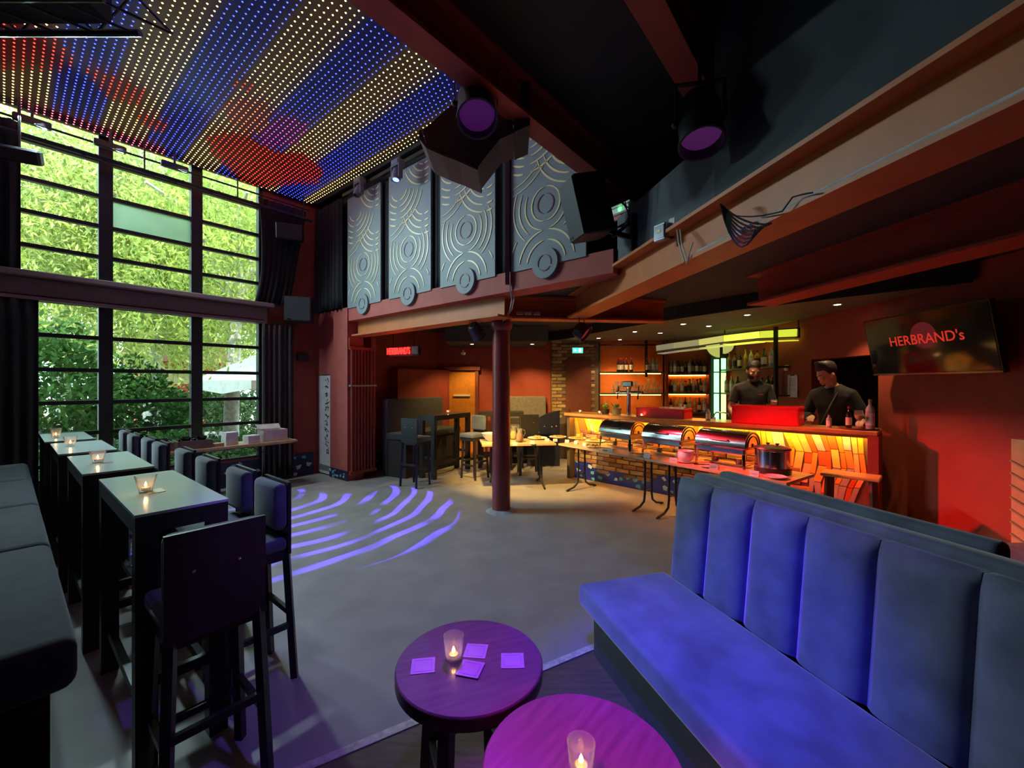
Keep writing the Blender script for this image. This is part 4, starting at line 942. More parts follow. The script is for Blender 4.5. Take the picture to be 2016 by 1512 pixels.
# tap faucet and small bottles
t = thing('water_tap', 'curved chrome water tap rising behind the counter', 'tap', CT(1406, .42, 1.15), CRZ)
MB().tube([(0, 0, 0), (0, 0, .07), (.03, 0, .10), (.14, 0, .10), (.19, 0, .085), (.20, 0, .05)], .010, 8).build('spout', M_CHROME, t, 50); MB().lathe([(.02, 0), (.02, .03)], 12).build('base', M_CHROME, t)
BOT = {}
def bottle_kind(kind, body, label, cap, h=.30, r=.038, neck=.013, sh=.62, lab=True):
    prof = [(r * .9, 0), (r, .006), (r, h * sh), (r * .8, h * (sh + .06)), (neck, h * (sh + .16)), (neck, h * .97)]
    m = {}
    m['glass_body'] = MB().lathe(prof, 14).mesh('glass_body', body, 50)
    m['cap'] = MB().lathe([(neck * 1.15, h * .90), (neck * 1.15, h), (neck * .9, h)], 10).mesh('cap', cap, 40)
    if lab: m['paper_label'] = MB().lathe([(r * 1.012, h * .14), (r * 1.012, h * sh * .82)], 14, cap=False).mesh('paper_label', label, 50)
    BOT[kind] = m
M_LAB = mat('label_cream', (.72, .66, .50), .6); M_LABW = mat('label_white', (.8, .78, .74), .6); M_LABR = mat('label_rust', (.5, .2, .08), .6); M_LABK = mat('label_black', (.03, .03, .03), .5)
M_CAPK = mat('cap_black', (.02, .02, .02), .4); M_CAPG = mat('cap_gold', (.6, .42, .12), .3, .8); M_CAPR = mat('cap_red', (.4, .03, .03), .4)
def liquid(name, c, rough=.08): 
    m = mat(name, c, rough, coat=.5); return m
M_WINE = liquid('wine_dark', (.02, .008, .006)); M_GRN = liquid('bottle_green', (.03, .10, .03)); M_AMB = liquid('whisky', (.42, .16, .02)); M_CLR = liquid('clear_spirit', (.45, .48, .42)); M_YEL = liquid('yellow_liqueur', (.60, .48, .06)); M_TEAL = liquid('blue_gin', (.10, .30, .34))
bottle_kind('wine', M_WINE, M_LAB, M_CAPR, .31, .037, .013, .60); bottle_kind('green', M_GRN, M_LABW, M_CAPK, .30, .040, .014, .64); bottle_kind('whisky', M_AMB, M_LABK, M_CAPK, .28, .043, .015, .66); bottle_kind('clear', M_CLR, M_LABW, M_CAPG, .31, .039, .014, .66)
bottle_kind('yellow', M_YEL, M_LABR, M_CAPG, .33, .034, .012, .62); bottle_kind('teal', M_TEAL, M_LAB, M_CAPK, .27, .045, .016, .64); bottle_kind('small', M_CLR, M_LABW, M_CAPK, .16, .026, .011, .62)
BCOL = {'wine': 'dark red wine bottle with cream label', 'green': 'green glass bottle with white label', 'whisky': 'amber spirit bottle with black label', 'clear': 'clear spirit bottle with white label', 'yellow': 'slim yellow liqueur bottle', 'teal': 'squat blue green gin bottle', 'small': 'small clear bottle'}
def bottle(kind, p, label, group=None, s=1.0):
    t = thing('bottle', label, 'bottle', p, random.uniform(0, 6), group); t.scale = (s, s, s)
    for nme, me in BOT[kind].items(): inst(me, nme, t)
    return t
bottle('small', CT(1394, .14), 'small clear bottle beside the water tap on the bar', s=1.15)
bottle('small', CT(1632, .16), 'small clear bottle between the red crate and the tray')
# tray with drinks
tp = CT(1690, .20); t = tag(MB().lathe([(.17, 0), (.185, .018), (.18, .018), (.168, .005), (.0001, .005)], 32).build('serving_tray', mat('tray_brown', (.20, .09, .03), .4), loc=tp, smooth=40), 'round brown serving tray at the end of the bar', 'tray')
def on_tray(px, off): p = CT(px, off); p.z = 1.15 + .006; return p
bottle('wine', on_tray(1671, .20), 'dark banded bottle on the serving tray', s=.78)
bottle('clear', on_tray(1713, .22), 'tall clear water bottle on the serving tray', s=1.05)
wg = thing('wine_glass', 'stemmed glass of pale wine on the serving tray', 'glass', on_tray(1691, .16), 0)
MB().lathe([(.034, 0), (.034, .003), (.005, .006), (.0045, .08), (.02, .09), (.040, .13), (.043, .16), (.034, .205), (.032, .205), (.041, .16), (.038, .13), (.018, .094), (.0001, .09)], 20).build('goblet', M_CGLASS, wg, 50)
MB().lathe([(.0001, .094), (.018, .098), (.036, .128), (.039, .15), (.0001, .15)], 18).build('wine', mat('white_wine', (.75, .50, .12), .1), wg, 50)
bg_ = thing('beer_glass', 'tall glass of amber beer behind the red crate', 'glass', CT(1524, .425), 0)
MB().lathe([(.03, 0), (.038, .30), (.036, .30), (.028, .01), (.0001, .01)], 18).build('glass', M_CGLASS, bg_, 50); MB().lathe([(.027, .012), (.033, .235), (.0001, .235)], 16).build('beer', mat('beer', (.70, .32, .04), .15), bg_, 50); MB().lathe([(.0335, .236), (.0345, .275), (.0001, .28)], 16).build('foam', mat('foam', (.85, .80, .66), .8), bg_, 50)

# ------------------------------------------------------------------ back bar
M_SHELF = mat('shelf_steel', (.10, .085, .05), .4, .4)
bb = thing('back_bar', 'black framed shelf unit on the orange wall behind the bar', 'shelf', (1.9, 9.25, 0), 0)
for x_ in (0.0, 1.40): MB().box((x_, -.13, 1.28), (.03, .03, 2.56)).build('post', M_BLACK, bb)
MB().box((1.02, -.13, 2.2), (.05, .04, .8)).build('post', M_BLACK, bb)
for z_ in (1.90, 1.44): MB().box((.70, -.14, z_), (1.40, .24, .03)).build('shelf_board', M_SHELF, bb)
MB().box((.70, -.13, 2.50), (1.40, .03, .03)).build('rail', M_BLACK, bb)
MB().box((.70, -.14, .48), (1.38, .26, .96)).build('base_cabinet', mat('cabinet_dark', (.04, .03, .025), .6), bb)
MB().box((.70, -.03, 1.875), (1.34, .02, .012)).build('light_strip', glow('shelf_amber', (1.0, .42, .07), 22), bb)
MB().box((.70, -.03, 1.41), (1.34, .02, .012)).build('light_strip', glow('shelf_amber', (1.0, .42, .07), 22), bb)
ordn = ['first', 'second', 'third', 'fourth', 'fifth', 'sixth', 'seventh', 'eighth', 'ninth', 'tenth', 'eleventh', 'twelfth', 'thirteenth']
for i, px in enumerate((1217, 1221.5, 1226.5, 1233.5, 1243)):
    p = ond(px, 731, 9.05 + .08 * (i % 2)); p.z = 1.916; bottle('wine', p, 'dark wine bottle with cream label in the cluster on the top orange shelf', 'wine bottles on the top shelf', .98)
for px, k in ((1274, 'wine'), (1280.5, 'clear'), (1285.5, 'clear'), (1293, 'clear')):
    p = ond(px, 731, 9.05 if k == 'wine' or px == 1285.5 else 9.14); p.z = 1.916; bottle(k, p, {'wine': 'single dark bottle at the right of the top orange shelf', 'clear': 'clear bottle at the right of the top orange shelf'}[k], 'bottles at the right of the top shelf', .95)
GT = gl_mesh('tumbler_small', [(.03, 0), (.036, .085), (.034, .085), (.029, .006), (.0001, .006)], 12)
for lv, (x0_, x1_, n_) in enumerate(((1206, 1299, 15), (1209, 1297, 14), (1214, 1253, 7))):
    for k in range(n_):
        px = x0_ + (x1_ - x0_) * k / (n_ - 1); p = ond(px, 774, 9.10); p.z = 1.456 + lv * .087
        tag(inst(GT, 'drinking_glass', None, p), 'clear tumbler stacked on the middle orange shelf', 'glass', 'tumblers stacked on the shelf')
for px in (1276, 1287): 
    p = ond(px, 760, 9.10); p.z = 1.456 + 2 * .087; tag(inst(GT, 'drinking_glass', None, p, 0, (.9, .9, 1.6)), 'tall clear glass on top of the stacked tumblers', 'glass', 'tall glasses on the stack')
# section B, angled in the corner
sb = thing('corner_shelf', 'angled shelves full of bottles beside the green light column', 'shelf', (3.38, 9.10, 0), -.30)
for z_ in (1.86, 1.45, 1.04): MB().box((.40, 0, z_), (.80, .24, .03)).build('shelf_board', M_SHELF, sb)
MB().box((.40, .135, 1.3), (.84, .03, 2.5)).build('back_sheet', mat('orange_plaster', (.55, .16, .03), .6), sb)
for x_ in (-.02, .82): MB().box((x_, 0, 1.3), (.04, .27, 2.55)).build('side', mat('side_red', (.18, .03, .02), .6), sb)
for z_ in (1.835, 1.425): MB().box((.40, .10, z_), (.74, .015, .012)).build('light_strip', glow('shelf_amber', (1.0, .42, .07), 22), sb)
MB().box((.40, 0, .45), (.80, .24, .9)).build('base_cabinet', mat('cabinet_dark', (.04, .03, .025), .6), sb)
sbm = Matrix.Translation((3.38, 9.10, 0)) @ Matrix.Rotation(-.30, 4, 'Z')
rb = random.Random(4)
for z_, kinds, zn in ((1.876, 'clear clear green green whisky clear wine wine wine green', 'top'), (1.466, 'whisky clear yellow clear whisky whisky clear whisky green clear', 'middle'), (1.056, 'wine yellow clear wine clear yellow wine clear', 'lowest')):
    ks = kinds.split()
    for i, k in enumerate(ks):
        p = sbm @ Vector((.07 + .66 * i / (len(ks) - 1), (-.05 if i % 2 else .045), z_))
        bottle(k, p, '%s on the %s angled corner shelf' % (BCOL[k], zn), 'bottles on the %s corner shelf' % zn, rb.uniform(.88, 1.05))
# section C along the right wall
sc = thing('wall_shelf', 'dark shelves with bottles right of the green light column', 'shelf', (XR - .14, 7.5, 0), -PI / 2)
for z_ in (1.915, 1.47): MB().box((0, 0, z_), (2.1, .24, .03)).build('shelf_board', M_SHELF, sc)
for x_ in (-1.05, 1.05): MB().box((x_, -.10, 1.28), (.04, .05, 2.5)).build('post', M_BLACK, sc)
MB().box((0, .0, .47), (2.1, .26, .94)).build('base_cabinet', mat('cabinet_dark', (.04, .03, .025), .6), sc)
for zc, pxs, kinds, zn in ((1.932, (1423, 1436, 1447, 1456, 1468, 1479, 1491, 1504, 1519), 'yellow yellow whisky wine yellow clear whisky green clear', 'upper'), (1.487, (1430, 1441, 1452, 1500, 1512, 1522), 'clear clear green teal green wine', 'lower')):
    for px, k in zip(pxs, kinds.split()):
        x_ = XR - .17; p = Vector((x_, F_PX * x_ / (px - CXP), zc)); bottle(k, p, '%s on the %s wall shelf beside the bartender' % (BCOL[k], zn), 'bottles on the %s wall shelf' % zn, 1.0)
# green light column
lc = thing('light_column', 'stained glass column with green glowing tubes', 'lamp', ond(1416, 756, 8.15) * 1.0, 0); lc.location.z = 0
G1 = glow('tube_green', (.30, 1.0, .36), 2.6); G2 = glow('tube_lime', (.55, 1.0, .20), 3.0); G3 = glow('glass_lime', (.75, .80, .20), .55)
for x_, w_, z1_ in ((-.055, .07, 2.14), (.065, .10, 2.16)):
    zz = [.95, 1.47, 1.88, z1_]
    for i in range(3): MB().box((x_, 0, (zz[i] + zz[i + 1]) / 2), (w_, .06, zz[i + 1] - zz[i] - .025)).build('glow_pane', (G1 if x_ < 0 else (G2 if i < 2 else G1)), lc)
MB().box((0, .06, 1.2), (.30, .05, 2.4)).build('backing', M_BLACK, lc)
MB().box((.003, .0, 1.2), (.028, .07, 2.4)).build('mullion', M_BLACK, lc)
for sgn, x0_ in ((-1, -.03), (1, .05)):
    R_ = .27 if sgn < 0 else .20; pl = [(0, 0)] + [(sgn * R_ * math.cos(a_), -R_ * math.sin(a_)) for a_ in [PI / 2 * i / 8 for i in range(9)]]
    MB().prism(pl, -.02, .02, M=Matrix.Translation((x0_, -.06, 2.43)) @ Matrix.Rotation(PI / 2, 4, 'X')).build('quarter_pane', G3, lc)
    MB().tube([(x0_ + sgn * R_ * math.cos(a_), -.06, 2.43 - R_ * math.sin(a_)) for a_ in [PI / 2 * i / 10 for i in range(11)]], .016, 6).build('lead_edge', M_SHELF, lc)
# curved light canopy
cn = thing('light_canopy', 'curved canopy of lime stained glass panes above the back bar', 'lamp', (0, 0, 0), 0)
cpx = [(1292, 686, 8.5), (1326, 681, 8.2), (1376, 674.5, 7.75), (1424, 667, 7.35), (1496, 659, 6.85), (1570, 655, 6.15)]
cpt = [ond(x, y, d) for x, y, d in cpx]
G4 = [glow('canopy_%d' % i, c, s) for i, (c, s) in enumerate((((.55, .50, .30), .35), ((.55, .52, .25), .45), ((.70, .66, .16), .8), ((.75, .80, .08), 1.2), ((.66, .78, .05), 1.0)))]
for i in range(5):
    a_, b_ = cpt[i], cpt[i + 1]; a_ = a_ + (b_ - a_) * .02; b_ = b_ - (b_ - a_) * .02
    MB().bar(a_, b_, .03, .115).build('pane', G4[i], cn)
    off = Vector((.12, .12, -.10)); MB().bar(a_ + off, b_ + off, .22, .015).build('under_pane', G4[i], cn)
for i in range(6): MB().box(tuple(cpt[i] + Vector((.02, .02, 0))), (.03, .06, .15)).build('rib', M_SHELF, cn)
q = MB()
for i in range(5):
    for dz in (-.065, .065): q.bar(cpt[i] + Vector((0, 0, dz)), cpt[i + 1] + Vector((0, 0, dz)), .05, .018)
q.build('frame', M_SHELF, cn)
for i in (1, 3, 5): MB().tube([cpt[i] + Vector((.05, .05, .06)), Vector((cpt[i].x + .05, cpt[i].y + .05, 2.62))], .01, 6).build('hanger', M_SHELF, cn)
# notice, switch, wall details
r = thing('wall_notice', 'white sheet on a clipboard on the red wall beside the shelves', 'notice', (XR - .005, F_PX * XR / (1562 - CXP), 1.62), -PI / 2)
MB().box((0, -.004, 0), (.225, .008, .35)).build('board', mat('board_grey', (.4, .38, .36), .6), r); MB().box((0, -.010, -.005), (.215, .003, .33)).build('sheet', M_PAPER, r); MB().box((0, -.014, .165), (.08, .012, .02)).build('clip', M_LAMPB, r)
q = MB(); 
for k in range(9): q.box((-.005, -.012, .11 - k * .022), (.16 if k % 3 else .12, .001, .006))
q.build('writing', mat('grey_print', (.35, .33, .32), .7), r)
r = thing('wall_switch', 'small white switch box above the clipboard', 'switch', (XR - .02, F_PX * XR / (1551 - CXP), 1.90), -PI / 2)
MB().box((0, 0, 0), (.085, .035, .085), bev=.008).build('box', M_PAPER, r); MB().box((0, -.02, 0), (.035, .006, .05)).build('rocker', mat('rocker', (.65, .64, .6), .4), r)
# ------------------------------------------------------------------ buffet tables and food
ZB = .72
T0, T1 = onz(1099, 873, ZB), onz(1549, 950.7, ZB); T0.z = T1.z = 0
TU = (T1 - T0).normalized(); TN = Vector((-TU.y, TU.x, 0)); TL = (T1 - T0).length; TRZ = math.atan2(TU.y, TU.x)
M_BEECH = mat('beech_top', (.62, .40, .20), .35, var=.12, scale=5, stretch=(1, 8, 1)); M_EDGE = mat('beech_edge', (.50, .30, .14), .5)
def buffet_table(label, p, rz, L, Wd=.66, hgt=ZB, legs=(.18, -.18), group='buffet tables'):
    r = thing('buffet_table', label, 'table', p, rz, group)
    MB().box((L / 2, Wd / 2, hgt - .014), (L - .006, Wd, .028)).build('tabletop', M_BEECH, r)
    MB().box((L / 2, Wd / 2, hgt - .036), (L - .10, Wd - .10, .016)).build('under_frame', M_LAMPB, r)
    for x in (legs[0], L + legs[1]):
        for y, sg in ((Wd / 2 - .07, -1), (Wd / 2 + .07, 1)):
            MB().tube([(x, y, hgt - .04), (x, y, .20), (x, y + sg * .02, .10), (x, y + sg * .10, .045), (x, y + sg * .22, .02)], .015, 8).build('leg', M_LAMPB, r, 50)
            MB().tube([(x, y + sg * .20, .014), (x, y + sg * .25, .014)], .0135, 8).build('foot', M_LAMPB, r)
        MB().tube([(x, Wd / 2 - .07, .24), (x, Wd / 2 + .07, .24)], .010, 6).build('brace', M_LAMPB, r)
    return r
buffet_table('beech buffet table under the soup kettle, its end toward the velvet bench', T0 + TU * (TL / 2), TRZ, TL / 2)
buffet_table('middle beech buffet table before the brick part of the bar', T0.copy(), TRZ, TL / 2 - .002)
w0 = onz(949, 876, ZB); w0.z = 0; wd = (T0 - w0); wrz = math.atan2(wd.y, wd.x)
buffet_table('short beech buffet table running behind the column', w0, wrz, wd.length - .03, .66)
def BT(s, n, z=ZB): p = T0 + TU * s + TN * n; p.z = z; return p
def BTP(px, n, z=ZB):
    dx = (px - CXP) / F_PX; q = T0 + TN * n; s = (dx * q.y - q.x) / (TU.x - dx * TU.y); return BT(s, n, z)
def BPX(px, py, z=ZB): return onz(px, py, z)
M_SS = mat('polished_steel', (.62, .62, .62), .16, 1.0, var=.05); M_SSD = mat('dark_steel', (.30, .29, .28), .3, 1.0)
M_CHINA = mat('white_china', (.80, .78, .74), .25); M_BLK = mat('black_plastic', (.02, .02, .02), .4)
def chafer(label, s):
    L, W_ = .56, .36; r = thing('chafing_dish', label, 'chafing dish', BT(s, .44, ZB + .004), TRZ, 'roll top chafing dishes')
    MB().box((0, 0, .185), (L, W_, .07), bev=.012).build('water_pan', M_SS, r); MB().box((0, 0, .225), (L + .03, W_ + .03, .014), bev=.005).build('rim', M_SS, r)
    for sx in (-1, 1):
        for sy in (-1, 1): MB().bar((sx * (L / 2 - .02), sy * (W_ / 2 - .02), .20), (sx * (L / 2 - .005), sy * (W_ / 2), 0), .028, .02).build('leg', M_SS, r)
    for sx in (-1, 1): MB().bar((sx * (L / 2 - .01), -W_ / 2 + .02, .06), (sx * (L / 2 - .01), W_ / 2 - .02, .06), .012, .012).build('stretcher', M_SS, r)
    # roll top: half cylinder along x
    n = 16; R_ = W_ / 2 + .005; vs, fs = [], []; xs = [-L / 2 - .005, L / 2 + .005]
    for x in xs:
        for k in range(n + 1): a = PI * k / n; vs.append((x, -R_ * math.cos(a), .234 + .165 * math.sin(a)))
    for k in range(n): fs.append((k, k + 1, n + 2 + k, n + 1 + k))
    fs.append(tuple(range(n + 1))); fs.append(tuple(range(2 * n + 1, n, -1)))
    MB().add(vs, fs).build('roll_lid', M_SS, r, 40)
    for sx in (-1, 1):
        T = Matrix.Translation((sx * (L / 2 + .006), 0, .236)) @ Matrix.Rotation(PI / 2, 4, 'Y')
        q = MB()
        for rr in (.16, .12): q.tube([(sx * (L / 2 + .008), -rr * math.cos(a), .236 + rr * .93 * math.sin(a)) for a in [PI * k / 16 for k in range(17)]], .006, 6)
        q.build('end_ring', M_SSD, r, 50)
        MB().lathe([(.02, -.004), (.02, .008), (.0001, .014)], 14, M=Matrix.Translation((sx * (L / 2 + .006), 0, .25)) @ Matrix.Rotation(sx * PI / 2, 4, 'Y')).build('pivot', M_SS, r, 40)
    MB().tube([(-.10, -R_ * .92, .30), (-.10, -R_ * .92 - .03, .30), (.10, -R_ * .92 - .03, .30), (.10, -R_ * .92, .30)], .007, 6).build('lid_handle', M_SSD, r)
    for x in (-.14, .14): 
        b = MB().lathe([(.035, 0), (.038, .05), (.03, .052), (.0001, .05)], 14, M=Matrix.Translation((x, 0, .03))).build('burner', M_SSD, r, 40)
    MB().box((0, 0, .022), (L - .08, .14, .012)).build('burner_shelf', M_SSD, r)
    return r
chafer('roll top chafing dish nearest the plates of food', .90); chafer('middle one of the three roll top chafing dishes', 1.66); chafer('roll top chafing dish beside the soup kettle', 2.42)
r = thing('soup_kettle', 'round steel soup kettle with black base on the buffet', 'kettle', BT(2.92, .40), TRZ)
MB().lathe([(.165, 0), (.17, .01), (.17, .06), (.163, .065)], 36).build('base', M_BLK, r, 40); MB().lathe([(.163, .06), (.163, .235), (.17, .24), (.17, .25), (.155, .252)], 36).build('body', M_SS, r, 40)
MB().lathe([(.168, .25), (.172, .256), (.165, .266), (.09, .284), (.0001, .29)], 36).build('lid', M_SSD, r, 40)
for x in (-.045, .045): MB().lathe([(.010, .278), (.010, .292), (.018, .298), (.018, .308), (.0001, .312)], 12, M=Matrix.Translation((x, 0, 0))).build('knob', M_BLK, r, 40)
r = thing('soup_tureen', 'white lidded china pot on a saucer between two chafing dishes', 'pot', BT(2.06, .18), 0)
MB().lathe([(.05, .016), (.06, .02), (.092, .06), (.095, .09), (.08, .125), (.088, .14), (.082, .142), (.075, .125), (.0001, .06)], 28).build('bowl', M_CHINA, r, 50); MB().lathe([(.06, 0), (.098, .012), (.096, .016), (.05, .010), (.0001, .010)], 28).build('saucer', M_CHINA, r, 50)
for sg in (-1, 1): MB().tube([(sg * .09, 0, .10), (sg * .115, 0, .11), (sg * .115, 0, .085), (sg * .09, 0, .075)], .007, 6).build('handle', M_CHINA, r)
# plates with food
M_BREAD = mat('bread', (.62, .40, .14), .8, var=.25, scale=30, bump=.2); M_FRY = mat('pastry', (.66, .42, .10), .7, var=.25, scale=30); M_TOM = mat('tomato', (.55, .08, .03), .4); M_HERB = mat('herb', (.12, .25, .05), .6)
def plate(label, p, R_=.15, food='bread', seed=0):
    r = thing('food_plate', label, 'plate', p, seed, 'plates of food on the buffet')
    MB().lathe([(R_ * .6, 0), (R_ * .65, .004), (R_, .022), (R_ - .004, .026), (R_ * .62, .010), (.0001, .009)], 32).build('dish', M_CHINA, r, 50)
    g = random.Random(seed)
    if food == 'bread':
        for k in range(9):
            an = g.uniform(0, 6.28); d = g.uniform(0, R_ * .6); MB().sphere((d * math.cos(an), d * math.sin(an), .026 + g.uniform(0, .014)), (.045, .03, .014), 10, 6).build('bread_piece', M_BREAD, r, 60)
    elif food == 'pastry':
        for k in range(13):
            an = g.uniform(0, 6.28); d = g.uniform(0, R_ * .62); p_ = Vector((d * math.cos(an), d * math.sin(an), .024 + g.uniform(0, .03))); e = Vector((math.cos(an * 2), math.sin(an * 2), 0)) * .05
            MB().tube([p_ - e, p_, p_ + e], [.007, .011, .007], 6).build('pastry_roll', M_FRY, r, 60)
    elif food == 'tart':
        MB().lathe([(R_ * .72, .012), (R_ * .76, .032), (R_ * .70, .034), (R_ * .66, .026), (.0001, .027)], 28).build('tart', M_BREAD, r, 50)
        for k in range(10): an = g.uniform(0, 6.28); d = g.uniform(0, R_ * .55); MB().sphere((d * math.cos(an), d * math.sin(an), .03), (.013, .013, .008), 8, 5).build('topping', M_TOM if k % 2 else M_HERB, r, 60)
    elif food == 'cutlery':
        for k in range(3):
            y = -.03 + .03 * k; MB().tube([(-.16, y, .030), (.02, y * .6, .028), (.06, y * .5, .022)], .005, 6).build('spoon_handle', M_SS, r); MB().sphere((.085, y * .5, .024), (.03, .019, .006), 10, 6).build('spoon_bowl', M_SS, r, 60)
    return r
plate('large plate of flat bread right of the glass jugs', BPX(1058, 864), .17, 'bread', 1)
plate('plate with a tart at the inner corner of the buffet', BPX(1098, 862), .15, 'tart', 2)
plate('plate of pale yellow tart beside the tall brick front', BPX(1136, 864.5), .15, 'tart', 3)
plate('heaped plate of pastry rolls on the middle buffet table', BPX(1172, 870), .16, 'pastry', 4)
plate('oval plate of fried pastry before the first chafing dish', BT(.60, .13), .11, 'pastry', 5)
plate('plate with spoons before the first chafing dish', BT(.90, .12), .10, 'cutlery', 6); plate('plate with spoons before the middle chafing dish', BT(1.52, .13), .10, 'cutlery', 5.9 * 1); plate('plate with spoons and tongs before the last chafing dish', BT(2.38, .12), .11, 'cutlery', 6.1)
plate('empty pink lit plate at the end of the buffet beside the kettle', BT(3.06, .125), .10, 'none', 7)
r = thing('salad_bowl', 'large white bowl on the buffet left of the column', 'bowl', BPX(966, 868), 0)
MB().lathe([(.06, 0), (.065, .01), (.13, .08), (.155, .13), (.148, .13), (.12, .08), (.05, .016), (.0001, .016)], 32).build('bowl', M_CHINA, r, 50); MB().lathe([(.0001, .10), (.134, .10)], 24, cap=False).build('salad', mat('salad', (.25, .35, .08), .7, var=.4, scale=40), r)
def jug(label, p, c):
    r = thing('glass_jug', label, 'jug', p, .3, 'juice jugs'); 
    MB().lathe([(.05, 0), (.062, .02), (.065, .09), (.045, .15), (.036, .18), (.042, .22), (.039, .22), (.033, .18), (.042, .15), (.060, .09), (.055, .02), (.0001, .01)], 22).build('glass', M_CGLASS, r, 50)
    MB().lathe([(.0001, .012), (.053, .018), (.058, .09), (.042, .14), (.0001, .142)], 20).build('juice', mat('juice_%g' % c[0], c, .2), r, 50)
    MB().tube([(.04, 0, .20), (.085, 0, .19), (.095, 0, .14), (.06, 0, .08)], .007, 8).build('handle', M_CGLASS, r, 50)
jug('glass jug of yellow juice behind the brown one', BPX(1011, 865), (.60, .42, .06)); jug('glass jug of brown juice right of the column', BPX(1023, 870.5), (.36, .15, .04))
# name cards
cards = [(1014, 877, 'before the yellow juice jug'), (1048, 874.5, 'before the flat bread'), (1077, 869, 'left of the corner tart'), (1093, 869.5, 'before the corner tart'), (1116.5, 871.5, 'between the two tarts'), (1134, 874, 'before the pale tart'), (1151.6, 878, 'before the pastry rolls'), (1201, 884.5, 'before the oval plate'), (1274, 895.5, 'between the first two chafing dishes'), (1326, 907, 'left of the china pot'), (1405, 911, 'right of the china pot'), (1485, 929, 'before the soup kettle')]
for i, (px, py, l) in enumerate(cards):
    p = BPX(px, py) if px < 1190 else BTP(px, .035); s_ = .055 if px < 1250 else .07
    r = thing('place_card', 'small white folded food card ' + l, 'card', p, TRZ + .3 + .2 * math.sin(i * 2.1) if px > 1100 else .1, 'food cards')
    for sg in (-1, 1): MB().bar((0, sg * .012, .002), (0, 0, s_ * .85), s_ * 1.25, .0015, 0).build('face', M_PAPER, r)
    MB().box((0, -.0105, s_ * .42), (s_ * .8, .001, .004)).build('writing', mat('grey_print', (.35, .33, .32), .7), r)
# wooden stool at the end of the bar
p = onz(1675, 933, .75); r = thing('wooden_stool', 'bar stool with orange wooden seat at the end of the bar', 'stool', (p.x, p.y, 0), CRZ)
MB().box((0, 0, .735), (.46, .28, .03), bev=.008).build('seat', mat('seat_wood', (.60, .30, .08), .35), r)
for sx in (-1, 1):
    for sy in (-1, 1): MB().bar((sx * .17, sy * .10, .72), (sx * .19, sy * .12, 0), .04, .04).build('leg', mat('leg_red_brown', (.10, .03, .025), .5), r)
    MB().bar((sx * .18, -.11, .30), (sx * .18, .11, .30), .025, .03).build('stretcher', mat('leg_red_brown', (.10, .03, .025), .5), r)
MB().bar((-.18, .11, .25), (.18, .11, .25), .025, .03).build('stretcher', mat('leg_red_brown', (.10, .03, .025), .5), r)

# ------------------------------------------------------------------ crockery table at the window
wt0, wt1 = ab(onz(536, 878, .75)), 0
e0 = RM(-7.0, .85); e1 = RM(-7.0, 3.06); wl = 2.2
r = thing('window_table', 'long folding table with crockery along the garden window', 'table', RM(-7.0, 3.02), RZ + PI / 2 + PI)   # local x runs back along the window
r.rotation_euler[2] = RZ - PI / 2
MB().box((wl / 2, -.24 , .735), (wl, .48, .03)).build('tabletop', M_BEECH, r)
for x in (.30, wl - .3):
    for y in (-.14, -.34): MB().tube([(x, y, .72), (x, y, .02)], .014, 8).build('leg', M_LAMPB, r)
    MB().tube([(x, -.04, .02), (x, -.44, .02)], .014, 8).build('foot', M_LAMPB, r); MB().tube([(x, -.24, .5), (x + .35, -.24, .71)], .008, 6).build('brace', M_LAMPB, r)
MB().box((wl / 2, -.24, .71), (wl - .1, .40, .02)).build('under_frame', mat('ply', (.45, .30, .10), .6), r)
def WT(a, b, z=.75): return RM(b, a, z)
BOWL = MB().lathe([(.03, 0), (.035, .006), (.057, .04), (.064, .065), (.060, .065), (.053, .04), (.0001, .012)], 18).mesh('bowl', mat('bowl_black', (.018, .018, .02), .25), 50)
def tray_box(label, a, b=-7.2):
    r = thing('crockery_box', label, 'box', WT(a, b), RZ, 'boxes of bowls'); m = mat('box_brown', (.20, .13, .10), .7)
    q = MB(); q.box((0, .19, .06), (.30, .015, .12)); q.box((0, -.19, .06), (.30, .015, .12)); q.box((.142, 0, .06), (.015, .38, .12)); q.box((-.142, 0, .06), (.015, .38, .12)); q.build('sides', m, r); MB().box((0, 0, .006), (.28, .37, .012)).build('bottom', m, r)
    return r
tray_box('brown box full of black bowls nearest the stools at the window', 1.25); tray_box('brown box full of black bowls in the middle of the window table', 1.68)
for a0 in (1.25, 1.68):
    for i in range(2):
        for j in range(2):
            for k in range(3 if i else 2):
                p = WT(a0 - .09 + .18 * j, -7.267 + .134 * i, .75 + .014 + .045 * k); tag(inst(BOWL, 'bowl', None, p), 'black soup bowl stacked in the %s brown box on the window table' % ('first' if a0 < 1.4 else 'second'), 'bowl', 'black bowls at the window')
def stackbox(label, a, b, d, m, top=None):
    r = thing('napkin_stack', label, 'stack', WT(a, b), RZ + .1, 'stacks on the window table'); n = max(2, int(d[2] / .03))
    for k in range(n): MB().box((.002 * math.sin(k * 3), .002 * math.cos(k * 5), d[2] * (k + .5) / n), (d[0], d[1], d[2] / n - .002)).build('sheet_bundle', m, r)
MN = mat('napkin', (.70, .66, .64), .8)
stackbox('tall stack of white napkins on the window table', 2.12, -7.17, (.16, .16, .19), MN); stackbox('low stack of white napkins on the window table', 2.40, -7.14, (.18, .17, .12), MN); stackbox('small flat stack beside the bowls on the window table', 1.95, -7.12, (.14, .12, .05), mat('kraft', (.45, .28, .18), .8))
r = thing('open_carton', 'open white carton with raised flaps on the window table', 'box', WT(2.72, -7.2), RZ)
q = MB(); q.box((0, .17, .09), (.26, .01, .18)); q.box((0, -.17, .09), (.26, .01, .18)); q.box((.125, 0, .09), (.01, .34, .18)); q.box((-.125, 0, .09), (.01, .34, .18)); q.build('sides', mat('carton_white', (.66, .55, .52), .7), r)
